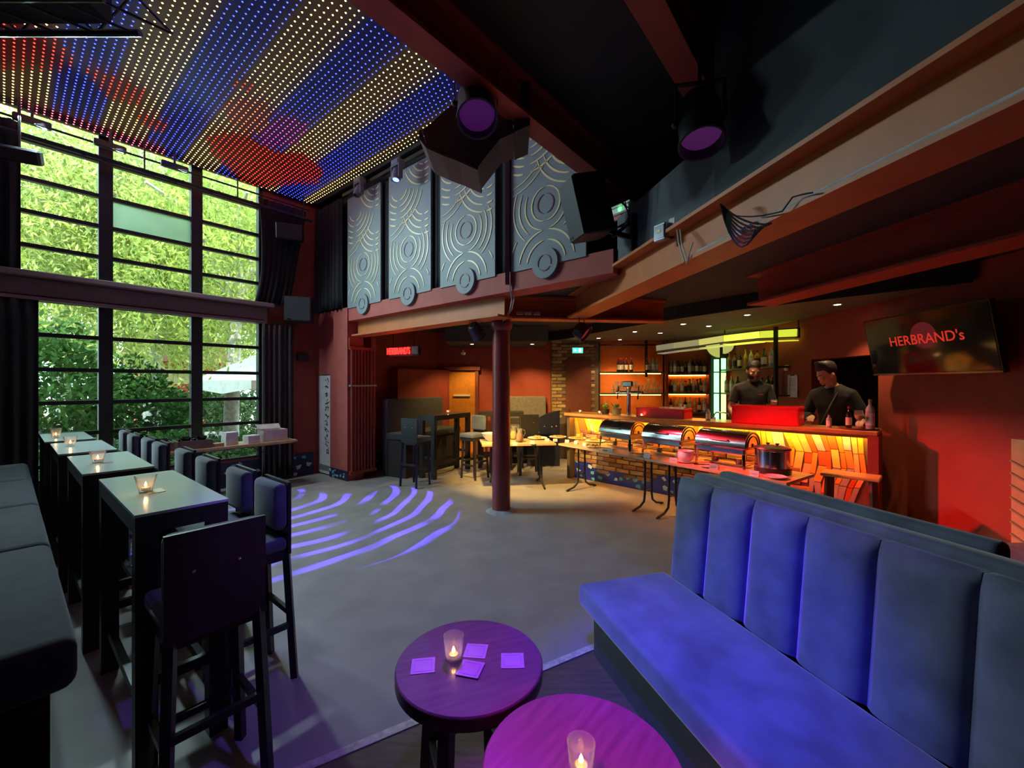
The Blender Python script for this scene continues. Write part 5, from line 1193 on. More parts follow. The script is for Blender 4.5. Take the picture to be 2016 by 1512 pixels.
MB().bar((-.13, 0, .18), (-.20, 0, .25), .34, .006).build('flap', mat('carton_white', (.66, .55, .52), .7), r); MB().bar((0, -.17, .18), (0, -.26, .22), .26, .006).build('flap', mat('carton_white', (.66, .55, .52), .7), r); MB().box((0, 0, .004), (.25, .33, .008)).build('bottom', mat('carton_white', (.66, .55, .52), .7), r)
def EL(px, py, off=0.0):
    r_ = ray(px, py); q_ = K + NE * off; t_ = (q_.x * NE.x + q_.y * NE.y) / (r_.x * NE.x + r_.y * NE.y); return Vector((r_.x * t_, t_, H + r_.z * t_))
# ------------------------------------------------------------------ loudspeakers, lamps and cables high up
M_SPK = mat('speaker_black', (.014, .014, .015), .5); M_GRILL = mat('grille_dark', (.022, .024, .027), .6, var=.1, scale=60)
def speaker(label, c, rz, tilt, d, group='loudspeakers', wall=None):
    r = thing('wall_speaker', label, 'loudspeaker', c, rz, group); T = Matrix.Rotation(tilt, 4, 'X')      # local -y is the front
    MB().box((0, 0, 0), d, M=T, bev=.012).build('cabinet', M_SPK, r)
    MB().box((0, -d[1] / 2 - .006, 0), (d[0] - .03, .012, d[2] - .03), M=T).build('grille', M_GRILL, r)
    MB().box((-d[0] * .30, -d[1] / 2 - .014, -d[2] * .42), (.06, .006, .015), M=T).build('badge', M_CHROME, r)
    if wall is not None:
        loc = Matrix.Rotation(-rz, 3, 'Z') @ (Vector(wall) - Vector(c)); q = MB(); q.bar((0, d[1] * .3, -d[2] * .3), loc, .04, .04); q.bar(loc + Vector((0, 0, -.10)), loc + Vector((0, 0, .22)), .06, .03); q.bar(loc + Vector((0, 0, .16)), (loc * .55 + Vector((0, 0, -d[2] * .2))), .025, .025); q.build('bracket', M_SPK, r)
    return r
c = ond(1156, 410, 3.75); wl_ = EL(1247, 470, .0)
speaker('large black loudspeaker on a wall arm right of the carved panels', c, math.radians(-72), .25, (.29, .31, .52), wall=wl_)
q = MB(); p = wl_
for k in range(3): q.tube([p + Vector((-.14 + .02 * k, -.10, .28)), p + Vector((-.06, -.1, .22 - .05 * k)), p + Vector((-.08 - .03 * k, -.10, .08)), p + Vector((-.17, -.1, .06))], .006, 6)
tag(q.build('speaker_wire', M_BLK), 'black wires looping behind the loudspeaker on the wall arm', 'cable')
speaker('black loudspeaker high at the right end of the upper window', RM(-7.42, 3.08, 4.22), RZ + PI / 2 - .5, .2, (.40, .26, .26), wall=RM(-7.70, 3.20, 4.25))
speaker('square black loudspeaker on the wall at the window beam', RM(-7.40, 3.22, 2.92), RZ + PI / 2 - .6, .0, (.42, .28, .42), wall=RM(-7.72, 3.35, 2.85))
r = thing('wall_box', 'small black box on the red wall beside the umber curtain', 'box', RM(BW + .04, 3.42, 2.13), RZ); MB().box((0, 0, 0), (.08, .20, .13), bev=.01).build('case', M_SPK, r); MB().box((.042, 0, 0), (.006, .16, .09)).build('front', M_GRILL, r)
# hanging brown loudspeaker horn below the net
prof = [(842, 286), (905, 230), (1000, 220), (1012, 290), (985, 302), (945, 353), (930, 346), (850, 313)]
y0_, y1_ = 3.25, 3.62
hp = ond(960, 210, 3.45); r = thing('hanging_speaker', 'brown angular loudspeaker hanging before the carved panels', 'loudspeaker', hp, 0)
M_BRN = mat('brown_cabinet', (.065, .024, .02), .5, var=.15)
def prism_px(pts, ya, yb, ym):
    P = [ond(x, y, ym) - hp for x, y in pts]; n = len(P); vs = [(p.x, ya - hp.y, p.z) for p in P] + [(p.x, yb - hp.y, p.z) for p in P]
    return MB().add(vs, [tuple(range(n)), tuple(range(2 * n - 1, n - 1, -1))] + [(i, (i + 1) % n, n + (i + 1) % n, n + i) for i in range(n)])
prism_px(prof, y0_, y1_, 3.45).build('cabinet', M_BRN, r)
prism_px([(1010, 205), (1041, 198), (1041, 279), (1013, 291)], y0_ - .02, y1_ + .02, 3.45).build('end_box', mat('brown_dark', (.05, .018, .016), .5), r)
g = [ond(x, y, 3.45) - hp for x, y in [(838, 284), (838, 300), (850, 316), (880, 330), (910, 341), (945, 357)]]
q = MB(); 
for a_, b_ in zip(g, g[1:]): q.bar(a_, b_, .40, .02)
q.build('curved_lip', mat('brown_lip', (.10, .04, .033), .45), r)
q = MB(); q.tube([Vector((-.05, 0, -.02)), Vector((-.05, 0, 4.86 - hp.z))], .012, 8); q.tube([Vector((.20, 0, 0)), Vector((.20, 0, 4.86 - hp.z))], .012, 8); q.build('hanger', M_LAMPB, r)
# emergency lamp under the roof beam
p = EL(1218, 402, .05); r = thing('emergency_lamp', 'white emergency lamp with a green light below the end of the roof beam', 'lamp', (p.x, p.y, 3.315), math.radians(35))
MB().box((0, 0, .04), (.12, .36, .015)).build('plate', M_PAPER, r); MB().box((0, 0, 0), (.10, .34, .07), bev=.012).build('cover', mat('diffuser', (.72, .64, .60), .35), r); MB().sphere((-.05, -.06, .0), .02, 10, 6).build('led', glow('led_green', (.05, 1.0, .10), 8), r)
MB().box((0, 0, -.055), (.05, .10, .05)).build('stem', M_STEEL, r)
# flood lamp and junction box on the beam
p = EL(1302, 458, -.03); r = thing('flood_spotlight', 'small silver flood lamp standing on the diagonal beam', 'lamp', p, math.radians(-60))
MB().box((0, 0, 0), (.11, .05, .13), bev=.008).build('housing', mat('flood_grey', (.35, .36, .38), .4, .5), r); MB().box((0, -.027, 0), (.09, .006, .10)).build('pane', mat('flood_glass', (.45, .55, .60), .15), r); MB().box((0, -.031, .005), (.03, .004, .02)).build('chip', mat('chip_yellow', (.7, .6, .1), .4), r)
q = MB(); q.bar((0, .03, 0), (.02, .10, -.03), .02, .02); q.bar((.02, .10, -.03), (.02, .10, 2.80 - p.z), .02, .02); q.build('foot', M_LAMPB, r)
p = EL(1331, 442, .05); r = thing('junction_box', 'white square junction box beside the flood lamp', 'box', p, math.radians(-60)); MB().box((0, 0, 0), (.085, .06, .10), bev=.006).build('case', M_PAPER, r); MB().box((0, -.033, 0), (.07, .006, .085)).build('lid', M_PAPER, r); MB().bar((.03, .02, -.04), (.03, .03, 2.80 - p.z), .03, .02).build('foot', M_LAMPB, r)
q = MB()
for dx in (0, 6): q.tube([EL(1333 + dx, 452, .0), EL(1336 + dx, 478, -.045), EL(1347 + dx, 515, -.045)], .005, 6)
q.tube([EL(1364, 478, -.045), EL(1357, 498, -.045), EL(1352, 520, -.045)], .005, 6)
tag(q.build('white_wires', mat('wire_white', (.6, .55, .5), .5)), 'white wires running down the diagonal beam from the junction box', 'cable')
q = MB()
for k in range(7):
    pts_ = []; 
    for i in range(9):
        u = i / 8; x = 1418 + (100 - 5 * k) * u; y = 402 + (38 + 2 * k) * u + (14 + 7 * k) * math.sin(PI * u) ** .8; pts_.append(EL(x, y, -.06 - .004 * k))
    q.tube(pts_, .0055, 6)
q.tube([EL(1440 + 20 * i, 424 - 1.2 * i + 5 * math.sin(i * .7) - (4 * i if i > 5 else 0), -.06) for i in range(9)], .004, 6)
tag(q.build('black_wires', M_BLK), 'bundle of black wires looped over the diagonal beam', 'cable')
# cables on the cross beam and sockets
r = thing('socket_strip', 'row of three white sockets on the cross beam', 'socket', ond(1040, 617, 5.3), .1)
for k in range(3): MB().box((-.11 + .11 * k, 0, 0), (.08, .03, .035)).build('socket_cover', mat('socket_beige', (.45, .36, .30), .5), r)
# pipe with clutter across the upper window, floodlight left, truss
q = MB(); q.tube([RM(-7.42, -1.3, 4.52), RM(-7.42, 3.45, 4.52)], .028, 10); o = tag(q.build('lighting_pipe', M_FRAME), 'dark lighting pipe across the upper window', 'pipe')
q = MB(); 
for k in range(14): a_ = .3 + k * .22; q.tube([RM(-7.42, a_, 4.55), RM(-7.40, a_ + .1, 4.50 - .02 * (k % 3)), RM(-7.42, a_ + .22, 4.55)], .008, 5)
q.build('tied_wire', M_BLK, o)
for a_ in (.1, 1.2, 2.3, 3.3): MB().tube([RM(-7.42, a_, 4.53), RM(-7.42, a_, 4.9)], .010, 6).build('hanger', M_FRAME, o)
p = onb(38, 305, -7.2); r = thing('stage_spotlight', 'flat black wash lamp at the upper left window edge', 'stage lamp', p, RZ + 1.2, 'stage lamps')
MB().box((0, 0, 0), (.36, .12, .16), bev=.02, M=Matrix.Rotation(.4, 4, 'X')).build('housing', M_LAMPB, r); MB().box((0, -.062, 0), (.32, .006, .12), M=Matrix.Rotation(.4, 4, 'X')).build('pane', M_GRILL, r); MB().tube([(0, 0, .06), (0, 0, 4.88 - p.z)], .012, 6).build('yoke', M_LAMPB, r)
r = thing('lighting_truss', 'black lighting truss in the upper left corner', 'truss', (0, 0, 0), 0)
ty_ = 2.9
for z_ in (4.32, 4.62):
    for y_ in (ty_, ty_ + .29): MB().tube([(-5.4, y_, z_), (-2.83, y_, z_)], .025, 8).build('chord', M_LAMPB, r, 40)
for k in range(9):
    x_ = -5.2 + .29 * k
    for y_ in (ty_, ty_ + .29): MB().tube([(x_, y_, 4.32 if k % 2 else 4.62), (x_ + .29, y_, 4.62 if k % 2 else 4.32)], .010, 6).build('lacing', M_LAMPB, r)
    MB().tube([(x_, ty_, 4.32), (x_ + .29, ty_ + .29, 4.32)], .010, 6).build('lacing', M_LAMPB, r)
MB().box((-4.2, ty_ + .14, 4.47), (2.4, .2, .24)).build('black_cloth', M_BLACKFAB, r)
for x_ in (-5.0, -3.0): MB().tube([(x_, ty_ + .14, 4.62), (x_, ty_ + .14, 4.87)], .012, 6).build('hanger', M_LAMPB, r)
# ------------------------------------------------------------------ people
def eval_mesh(o, name):
    dg = bpy.context.evaluated_depsgraph_get(); me = bpy.data.meshes.new_from_object(o.evaluated_get(dg)); me.name = name; return me
def skin_mesh(name, joints, edges, root, sub=1):
    me = bpy.data.meshes.new(name); names = list(joints); idx = {n: i for i, n in enumerate(names)}
    me.from_pydata([joints[n][0] for n in names], [(idx[a], idx[b]) for a, b in edges], []); me.update()
    o = bpy.data.objects.new(name, me); COL.objects.link(o); o.modifiers.new('skin', 'SKIN')
    if not me.skin_vertices: 
        bpy.context.view_layer.objects.active = o; o.select_set(True)
    sv = me.skin_vertices[0].data
    for n in names:
        r = joints[n][1]; sv[idx[n]].radius = r if isinstance(r, tuple) else (r, r); sv[idx[n]].use_root = (n == root)
    s = o.modifiers.new('sub', 'SUBSURF'); s.levels = sub; s.render_levels = sub
    bpy.context.view_layer.update(); out = eval_mesh(o, name); bpy.data.objects.remove(o); return out
def fuse(meshes, name, voxel, smooth_it=4):
    bm = bmesh.new()
    for m in meshes: bm.from_mesh(m)
    me = bpy.data.meshes.new(name); bm.to_mesh(me); bm.free(); o = bpy.data.objects.new(name, me); COL.objects.link(o)
    r = o.modifiers.new('re', 'REMESH'); r.mode = 'VOXEL'; r.voxel_size = voxel
    s = o.modifiers.new('sm', 'SMOOTH'); s.factor = .5; s.iterations = smooth_it
    bpy.context.view_layer.update(); out = eval_mesh(o, name); bpy.data.objects.remove(o); out.shade_smooth(); return out
# head: rings over height, facing -y; x half width, y front, y back (for a 0.235 m head, origin at the neck joint)
HEAD = [(-.010, .045, -.040, .055), (.012, .050, -.062, .060), (.028, .052, -.088, .064), (.045, .058, -.098, .068), (.062, .064, -.098, .074), (.082, .070, -.098, .084), (.105, .073, -.098, .094), (.125, .075, -.094, .100), (.150, .077, -.096, .103), (.180, .074, -.088, .100), (.205, .063, -.070, .086), (.222, .046, -.045, .060), (.232, .02, -.015, .028)]
def head_mesh():
    q = MB(); n = 20; vs, fs = [], []
    for z, w, f, b in HEAD:
        for k in range(n):
            a = 2 * PI * k / n; y = math.sin(a); x = math.cos(a); yy = (b if y > 0 else -f) * y; vs.append((w * x * (1 - .10 * max(0, -y) ** 3), yy, z))
    for i in range(len(HEAD) - 1):
        for k in range(n): j = (k + 1) % n; fs.append((i * n + k, i * n + j, (i + 1) * n + j, (i + 1) * n + k))
    fs.append(tuple(range(n - 1, -1, -1))); fs.append(tuple((len(HEAD) - 1) * n + k for k in range(n))); q.add(vs, fs)
    # nose, brow, lips, ears, cheeks
    q.add([(-.008, -.094, .118), (.008, -.094, .118), (-.018, -.092, .074), (.018, -.092, .074), (0, -.124, .080), (0, -.104, .118), (0, -.094, .070)], [(0, 5, 4, 2), (5, 1, 3, 4), (2, 4, 6), (4, 3, 6), (0, 2, 6), (6, 3, 1), (0, 6, 1), (0, 1, 5)])
    q.sphere((-.030, -.086, .128), (.026, .014, .009), 10, 6); q.sphere((.030, -.086, .128), (.026, .014, .009), 10, 6)
    q.sphere((0, -.098, .050), (.024, .010, .006), 10, 6); q.sphere((0, -.096, .041), (.021, .010, .006), 10, 6); q.sphere((0, -.088, .020), (.022, .014, .014), 10, 6)
    for s in (-1, 1): q.sphere((s * .078, .012, .098), (.010, .020, .034), 10, 8); q.sphere((s * .045, -.074, .085), (.022, .018, .02), 10, 6)
    return q
def person(label, loc, rz, scale, skin_c, arms, head_rot, hair_fn, shirt_c, sleeves, beard=False, lean=0.0, strap=False, seated=False, hairc=(.012, .009, .008)):
    """arms: {'L': (elbow, wrist, finger direction), 'R': ...} in body metres, facing -y"""
    r = thing('person', label, 'person', loc, rz); r.scale = (scale, scale, scale)
    Ln = Matrix.Translation((0, 0, .95)) @ Matrix.Rotation(lean, 4, 'X') @ Matrix.Translation((0, 0, -.95))
    up = lambda p: tuple(Ln @ Vector(p))
    J = {'pel': ((0, 0, .96), (.165, .115)), 'wa': (up((0, 0, 1.10)), (.15, .105)), 'ch': (up((0, -.005, 1.28)), (.17, .115)), 'up': (up((0, .005, 1.42)), (.13, .09)), 'nk': (up((0, .010, 1.50)), .060), 'nt': (up((0, -.005, 1.58)), .056)}
    if seated: pass
    Ed = [('pel', 'wa'), ('wa', 'ch'), ('ch', 'up'), ('up', 'nk'), ('nk', 'nt')]
    for s, sx in (('L', 1), ('R', -1)):
        J['hip' + s] = ((sx * .095, 0, .90), .095); J['kn' + s] = ((sx * .10, -.01, .50), .06); J['an' + s] = ((sx * .105, .02, .09), .042); J['to' + s] = ((sx * .115, -.13, .04), .035)
        if seated: J['hip' + s] = ((sx * .10, -.06, .90), .10); J['kn' + s] = ((sx * .11, -.46, .92), .065); J['an' + s] = ((sx * .11, -.47, .53), .045); J['to' + s] = ((sx * .115, -.60, .48), .035)
        Ed += [('pel', 'hip' + s), ('hip' + s, 'kn' + s), ('kn' + s, 'an' + s), ('an' + s, 'to' + s)]
        el, wr, fd = arms[s]; el, wr, fd = Vector(el), Vector(wr), Vector(fd).normalized()
        J['sh' + s] = (up((sx * .175, .005, 1.41)), .066); J['el' + s] = (tuple(el), .046); J['fm' + s] = (tuple(el.lerp(wr, .35)), .043); J['wr' + s] = (tuple(wr), .030)
        side = fd.cross(Vector((0, 0, 1))); side = side.normalized() if side.length > .1 else Vector((1, 0, 0)); nrm = side.cross(fd)
        pm = wr + fd * .055; J['pm' + s] = (tuple(pm), (.038, .022)); Ed += [('up', 'sh' + s), ('sh' + s, 'el' + s), ('el' + s, 'fm' + s), ('fm' + s, 'wr' + s), ('wr' + s, 'pm' + s)]
        for k, (o_, l_) in enumerate(((-.030, .068), (-.010, .078), (.010, .074), (.029, .058))):
            a = pm + fd * .03 + side * o_; b = a + fd * l_ * .5 - nrm * .012; c = b + fd * l_ * .4 - nrm * .028
            for m_, (pt, rr) in enumerate(((a, .011), (b, .0095), (c, .0085))): J['f%s%d%d' % (s, k, m_)] = (tuple(pt), rr)
            Ed += [('pm' + s, 'f%s%d0' % (s, k)), ('f%s%d0' % (s, k), 'f%s%d1' % (s, k)), ('f%s%d1' % (s, k), 'f%s%d2' % (s, k))]
        a = pm - fd * .01 - side * .034 * sx; b = a + fd * .03 - side * .024 * sx - nrm * .015
        J['t%s0' % s] = (tuple(a), .013); J['t%s1' % s] = (tuple(b), .010); Ed += [('pm' + s, 't%s0' % s), ('t%s0' % s, 't%s1' % s)]
    body = skin_mesh('body', J, Ed, 'pel')
    HM = Matrix.Translation(up((0, -.012, 1.545))) @ head_rot
    hd = head_mesh(); hm = MB().add(hd.v, hd.f, HM).mesh('head', None)
    sk = mat('skin_' + str(round(skin_c[0], 2)), skin_c, .5, var=.06, scale=18)
    me = fuse([body, hm], 'body', .0085); me.materials.clear(); me.materials.append(sk)
    o = bpy.data.objects.new('body', me); COL.objects.link(o); o.parent = r
    # eyes with lids kept low, brows
    for s in (-1, 1):
        MB().sphere(tuple(HM @ Vector((s * .031, -.0850, .107))), .0095, 10, 8).build('eye', mat('eye_white', (.65, .62, .58), .3), r, 60)
        MB().sphere(tuple(HM @ Vector((s * .031, -.0925, .105))), .0055, 8, 6).build('iris', mat('iris_brown', (.04, .02, .012), .2), r, 60)
        MB().tube([HM @ Vector((s * .014, -.101, .126)), HM @ Vector((s * .032, -.103, .132)), HM @ Vector((s * .052, -.088, .127))], [.004, .005, .003], 6).build('eyebrow', mat('hair_black', (.012, .009, .008), .6), r, 60)
    MB().tube([HM @ Vector((-.022, -.101, .0455)), HM @ Vector((0, -.110, .0455)), HM @ Vector((.022, -.101, .0455))], .0028, 6).build('lips', mat('lip_line', (.28, .10, .08), .5), r)
    q = MB(); hair_fn(q, HM); q.build('hair', mat('hair_%g' % hairc[0], hairc, .6, var=.4, scale=60), r, 70)
    if beard:
        q = MB(); vs, fs = [], []; n = 13; rows = [(.075, .0), (.055, .002), (.035, .004), (.016, .005), (.004, .004)]
        def ring_at(z):
            for (z0, w0, f0, b0), (z1, w1, f1, b1) in zip(HEAD, HEAD[1:]):
                if z0 <= z <= z1: t = (z - z0) / (z1 - z0); return w0 + (w1 - w0) * t, f0 + (f1 - f0) * t
            return .05, -.06
        for z, e in rows:
            w, f = ring_at(z)
            for k in range(n):
                a = PI + PI * (k) / (n - 1); x = math.cos(a); y = math.sin(a); fr = max(0, -y); zz = z - .010 * fr if z > .06 else z
                if z > .06 and fr > .70: zz = .036
                vs.append(tuple(HM @ Vector(((w + e) * x * (1 - .1 * fr ** 3), (f - e - .002) * fr * 1.0 if True else 0, zz))))
        for i in range(len(rows) - 1):
            for k in range(n - 1): a = i * n + k; fs.append((a, a + 1, a + n + 1, a + n))
        q.add(vs, fs); b_ = q.build('beard', mat('beard_dark', (.035, .022, .016), .8), r, 70); sm = b_.modifiers.new('t', 'SOLIDIFY'); sm.thickness = .003
    # clothes follow the body: the faces they cover, lifted off it
    segs = []
    def rad(n): v = J[n][1]; return (v[0] + v[1]) / 2 if isinstance(v, tuple) else v
    def seg(a, b, part, t0=-9, t1=9): segs.append((Vector(J[a][0]), Vector(J[b][0]), part, t0, t1, rad(a), rad(b)))
    for a, b in (('pel', 'wa'), ('wa', 'ch'), ('ch', 'up')): seg(a, b, 'shirt')
    seg('up', 'nk', 'shirt', -9, .75); seg('nk', 'nt', 'skin')
    for s in 'LR':
        seg('up', 'sh' + s, 'shirt'); seg('sh' + s, 'el' + s, 'shirt', -9, .70 if sleeves == 'short' else 9); seg('el' + s, 'wr' + s, 'shirt' if sleeves == 'long' else 'skin', -9, .93); seg('wr' + s, 'pm' + s, 'skin')
        for k in range(4): seg('pm' + s, 'f%s%d2' % (s, k), 'skin')
        seg('pm' + s, 't%s1' % s, 'skin'); seg('pel', 'hip' + s, 'trousers'); seg('hip' + s, 'kn' + s, 'trousers'); seg('kn' + s, 'an' + s, 'trousers'); seg('an' + s, 'to' + s, 'skin')
    hc = HM @ Vector((0, 0, .10))
    def part_of(p):
        if (p - hc).length < .15: return 'skin'
        best = None
        for a, b, part, t0, t1, ra, rb_ in segs:
            ab_ = b - a; t = (p - a).dot(ab_) / max(1e-9, ab_.dot(ab_)); tc_ = max(0, min(1, t)); d = (p - (a + ab_ * tc_)).length - (ra + (rb_ - ra) * tc_)
            if best is None or d < best[0]: best = (d, part if t0 <= t <= t1 else 'skin')
        return best[1]
    cl = {'shirt': [], 'trousers': []}
    for pg in me.polygons:
        w_ = part_of(pg.center)
        if w_ == 'trousers' and pg.center.z > J['pel'][0][2] - .04: w_ = 'shirt'
        if w_ in cl: cl[w_].append(tuple(pg.vertices))
    for w_, m_, off in (('trousers', mat('trousers_black', (.014, .014, .017), .8), .010), ('shirt', shirt_c, .017)):
        used = sorted({v for f in cl[w_] for v in f}); ix = {v: i for i, v in enumerate(used)}
        vs = [tuple(me.vertices[v].co + me.vertices[v].normal * (off + .005 * mnoise.noise(me.vertices[v].co * 9))) for v in used]
        cm = bpy.data.meshes.new(w_); cm.from_pydata(vs, [], [tuple(ix[v] for v in f) for f in cl[w_]]); cm.update(); cm.materials.append(m_); cm.shade_smooth()
        co = bpy.data.objects.new(w_, cm); COL.objects.link(co); co.parent = r; sd = co.modifiers.new('cloth', 'SOLIDIFY'); sd.thickness = .006; sd.offset = -1
    if strap:
        q = MB(); q.tube([Vector(up((.10, .06, 1.475))), Vector(up((.085, -.075, 1.45))), Vector(up((.02, -.148, 1.28))), Vector(up((-.08, -.150, 1.08))), Vector(up((-.15, -.08, .98)))], .009, 6); q.build('strap', mat('strap_grey', (.10, .09, .10), .6), r)
    else:
        MB().box(tuple(Vector(up((.085, -.146, 1.33)))), (.06, .006, .012)).build('chest_print', mat('print_red', (.35, .03, .03), .6), r)
    for s in 'LR':
        t_ = Vector(J['to' + s][0]); a_ = Vector(J['an' + s][0]); q = MB(); q.box(((t_.x + a_.x) / 2, (t_.y + a_.y) / 2 - .01, .045), (.09, .27, .09), bev=.03); soft(q.build('shoe', mat('shoe_black', (.02, .02, .02), .5), r), .015)
    return r
def hair_cap(q, HM, top=.018, fringe=.185, vol=.008, back=.055, side=.115):
    """short hair: from a hairline that is high at the brow, lower at the temples, lowest at the nape, over a fuller crown"""
    n = 36; R_ = 9; vs, fs = [], []
    def at(z):
        for (z0, w0, f0, b0), (z1, w1, f1, b1) in zip(HEAD, HEAD[1:]):
            if z0 <= z <= z1: t = (z - z0) / (z1 - z0); return w0 + (w1 - w0) * t, f0 + (f1 - f0) * t, b0 + (b1 - b0) * t
        return .020, -.015, .028
    g = random.Random(17)
    for i in range(R_):
        v = i / (R_ - 1)
        for k in range(n):
            a = 2 * PI * k / n; x, y = math.cos(a), math.sin(a)
            if y < -.55: hl = fringe
            elif y < -.15: hl = fringe + (side - fringe) * (y + .55) / .40
            elif y < .25: hl = side + .018 * math.cos((y + .15) / .4 * PI) - .018
            else: hl = side + (back - side) * min(1, (y - .25) / .5)
            z = hl + (.2315 - hl) * v ** .8; w, f, b = at(min(z, .2315)); u = min(1, v * 2.2); e = .002 + vol * u * u * (3 - 2 * u) + top * v * v * (.75 - .35 * y) + g.uniform(-.002, .003) * (v > 0)
            vs.append(tuple(HM @ Vector(((w + e) * x, (b + e) * y if y > 0 else (-f + e) * y, z + e * v * 1.1))))
    for i in range(R_ - 1):
        for k in range(n): j = (k + 1) % n; fs.append((i * n + k, i * n + j, (i + 1) * n + j, (i + 1) * n + k))
    fs.append(tuple((R_ - 1) * n + k for k in range(n))); q.add(vs, fs)
M_SHIRT = mat('black_polo', (.012, .012, .013), .85, var=.25, scale=12, sheen=.1); M_JUMPER = mat('black_jumper', (.015, .016, .022), .85, var=.25, scale=12, sheen=.1)
# bartender behind the red crate, looking down to his left
p = CT(1481, .98, 0); hr = Matrix.Rotation(.25, 4, 'Z') @ Matrix.Rotation(.30, 4, 'X')
person('bartender in black polo shirt working behind the large red crate', (p.x, p.y, .10), math.radians(-24), 1.055, (.42, .22, .14), {'L': ((.25, -.05, 1.14), (.16, -.26, 1.02), (-.5, -.8, -.2)), 'R': ((-.27, -.02, 1.13), (-.20, -.24, 1.0), (.2, -.9, -.3))}, hr, lambda q, HM: hair_cap(q, HM, .016, fringe=.178, vol=.006), M_SHIRT, 'short', beard=True)
# bartender at the tray, in profile, leaning forward
p = CT(1646, .74, 0); hr = Matrix.Rotation(-.62, 4, 'Z') @ Matrix.Rotation(.38, 4, 'X')
person('bartender in black jumper with cross strap beside the drinks tray', (p.x, p.y, .0), math.radians(-62), 1.08, (.52, .30, .21), {'L': ((.30, -.06, 1.15), (.36, -.28, 1.14), (.2, -.9, -.1)), 'R': ((-.26, -.12, 1.14), (-.10, -.29, 1.15), (.25, -1, -.1))}, hr, lambda q, HM: hair_cap(q, HM, .036, fringe=.180, vol=.008), M_JUMPER, 'long', lean=.16, strap=True)
# ------------------------------------------------------------------ the garden outside
GZ = -.5
M_LAWN = mat('garden_ground', (.16, .17, .08), .95, var=.5, scale=2.5, c2=(.34, .28, .20))
q = MB(); rbox(q, -60, BW - .2, -30, 45, GZ - .2, GZ); o = struct('ground_garden', q, M_LAWN, 'garden ground beyond the window')
def leaf_mat(name, c, tr):
    m = bpy.data.materials.new(name); m.use_nodes = True; N = m.node_tree.nodes; L = m.node_tree.links
    for n in list(N):
        if n.type != 'OUTPUT_MATERIAL': N.remove(n)
    out = [n for n in N if n.type == 'OUTPUT_MATERIAL'][0]
    d = N.new('ShaderNodeBsdfDiffuse'); t = N.new('ShaderNodeBsdfTranslucent'); mx = N.new('ShaderNodeMixShader'); mx.inputs[0].default_value = tr
    tc = N.new('ShaderNodeTexCoord'); nz = N.new('ShaderNodeTexNoise'); nz.inputs['Scale'].default_value = 1.3; L.new(tc.outputs['Object'], nz.inputs['Vector'])
    cr = N.new('ShaderNodeValToRGB'); cr.color_ramp.elements[0].position = .35; cr.color_ramp.elements[1].position = .65; cr.color_ramp.elements[0].color = (*[x * .7 for x in c], 1); cr.color_ramp.elements[1].color = (min(1, c[0] * 1.35), min(1, c[1] * 1.2), c[2], 1)
    L.new(nz.outputs['Fac'], cr.inputs[0]); L.new(cr.outputs[0], d.inputs[0]); L.new(cr.outputs[0], t.inputs[0]); L.new(d.outputs[0], mx.inputs[1]); L.new(t.outputs[0], mx.inputs[2]); L.new(mx.outputs[0], out.inputs[0]); return m
L_WIL = leaf_mat('willow_leaf', (.34, .43, .12), .45); L_WIL2 = leaf_mat('willow_leaf_pale', (.40, .46, .18), .45); L_BUSH = leaf_mat('bush_leaf', (.075, .16, .05), .3); L_BUSHD = leaf_mat('dark_bush_leaf', (.04, .10, .035), .25); L_BL = leaf_mat('grey_bush_leaf', (.12, .19, .10), .3)
M_BARK = mat('pale_bark', (.42, .38, .34), .9, var=.35, scale=10, bump=.4); M_BARKD = mat('dark_bark', (.10, .07, .05), .9, var=.3)
def leaves_obj(pts, size, m, parent, name, g, asp=.35, hang=0.0):
    vs, fs = [], []
    for p in pts:
        s = size * g.uniform(.7, 1.3); d = Vector((g.gauss(0, 1), g.gauss(0, 1), g.gauss(0, 1) - hang)).normalized(); w = d.cross(Vector((g.gauss(0, 1), g.gauss(0, 1), g.gauss(0, 1)))).normalized() * s * asp
        o = len(vs); a = Vector(p); vs += [tuple(a), tuple(a + d * s * .5 + w * .5), tuple(a + d * s), tuple(a + d * s * .5 - w * .5)]; fs.append((o, o + 1, o + 2, o + 3))
    me = bpy.data.meshes.new(name); me.from_pydata(vs, [], fs); me.update(); me.materials.append(m); o = bpy.data.objects.new(name, me); COL.objects.link(o); o.parent = parent; o['kind'] = 'stuff'; return o
def willow(label, base, R_, zt, zb, n, m, seed, trunk=.22, tm=M_BARK, lean=(0, 0)):
    g = random.Random(seed); r = thing('willow_tree', label, 'tree', base, 0, 'willows in the garden')
    top = zt - base[2]; MB().tube([(0, 0, 0), (lean[0] * .3, lean[1] * .3, top * .3), (lean[0], lean[1], top * .65)], [trunk, trunk * .85, trunk * .5], 12).build('trunk', tm, r, 60)
    for k in range(6):
        a = k * 1.05 + g.uniform(0, .5); MB().tube([(lean[0] * .8, lean[1] * .8, top * .5), (R_ * .4 * math.cos(a), R_ * .4 * math.sin(a), top * .75), (R_ * .8 * math.cos(a), R_ * .8 * math.sin(a), top * .78)], [trunk * .45, trunk * .25, .03], 7).build('branch', tm, r, 60)
    pts = []
    for s in range(n):
        a = g.uniform(0, 6.283); d = R_ * math.sqrt(g.uniform(.02, 1)); z = top * (1 - .35 * (d / R_) ** 2) + g.uniform(-.3, .3); x, y = d * math.cos(a), d * math.sin(a); ln = (z - (zb - base[2])) * g.uniform(.35, 1.0); k = int(ln / .085); sw = g.uniform(-.1, .1)
        for i in range(k): u = i / max(1, k); pts.append((x + sw * u + g.gauss(0, .05), y + g.gauss(0, .05), z - ln * u))
    leaves_obj(pts, .15, m, r, 'foliage', g, .30, 1.0); return r
def ext(px, b, z=GZ): p = onb(px, 756, b); p.z = z; return p
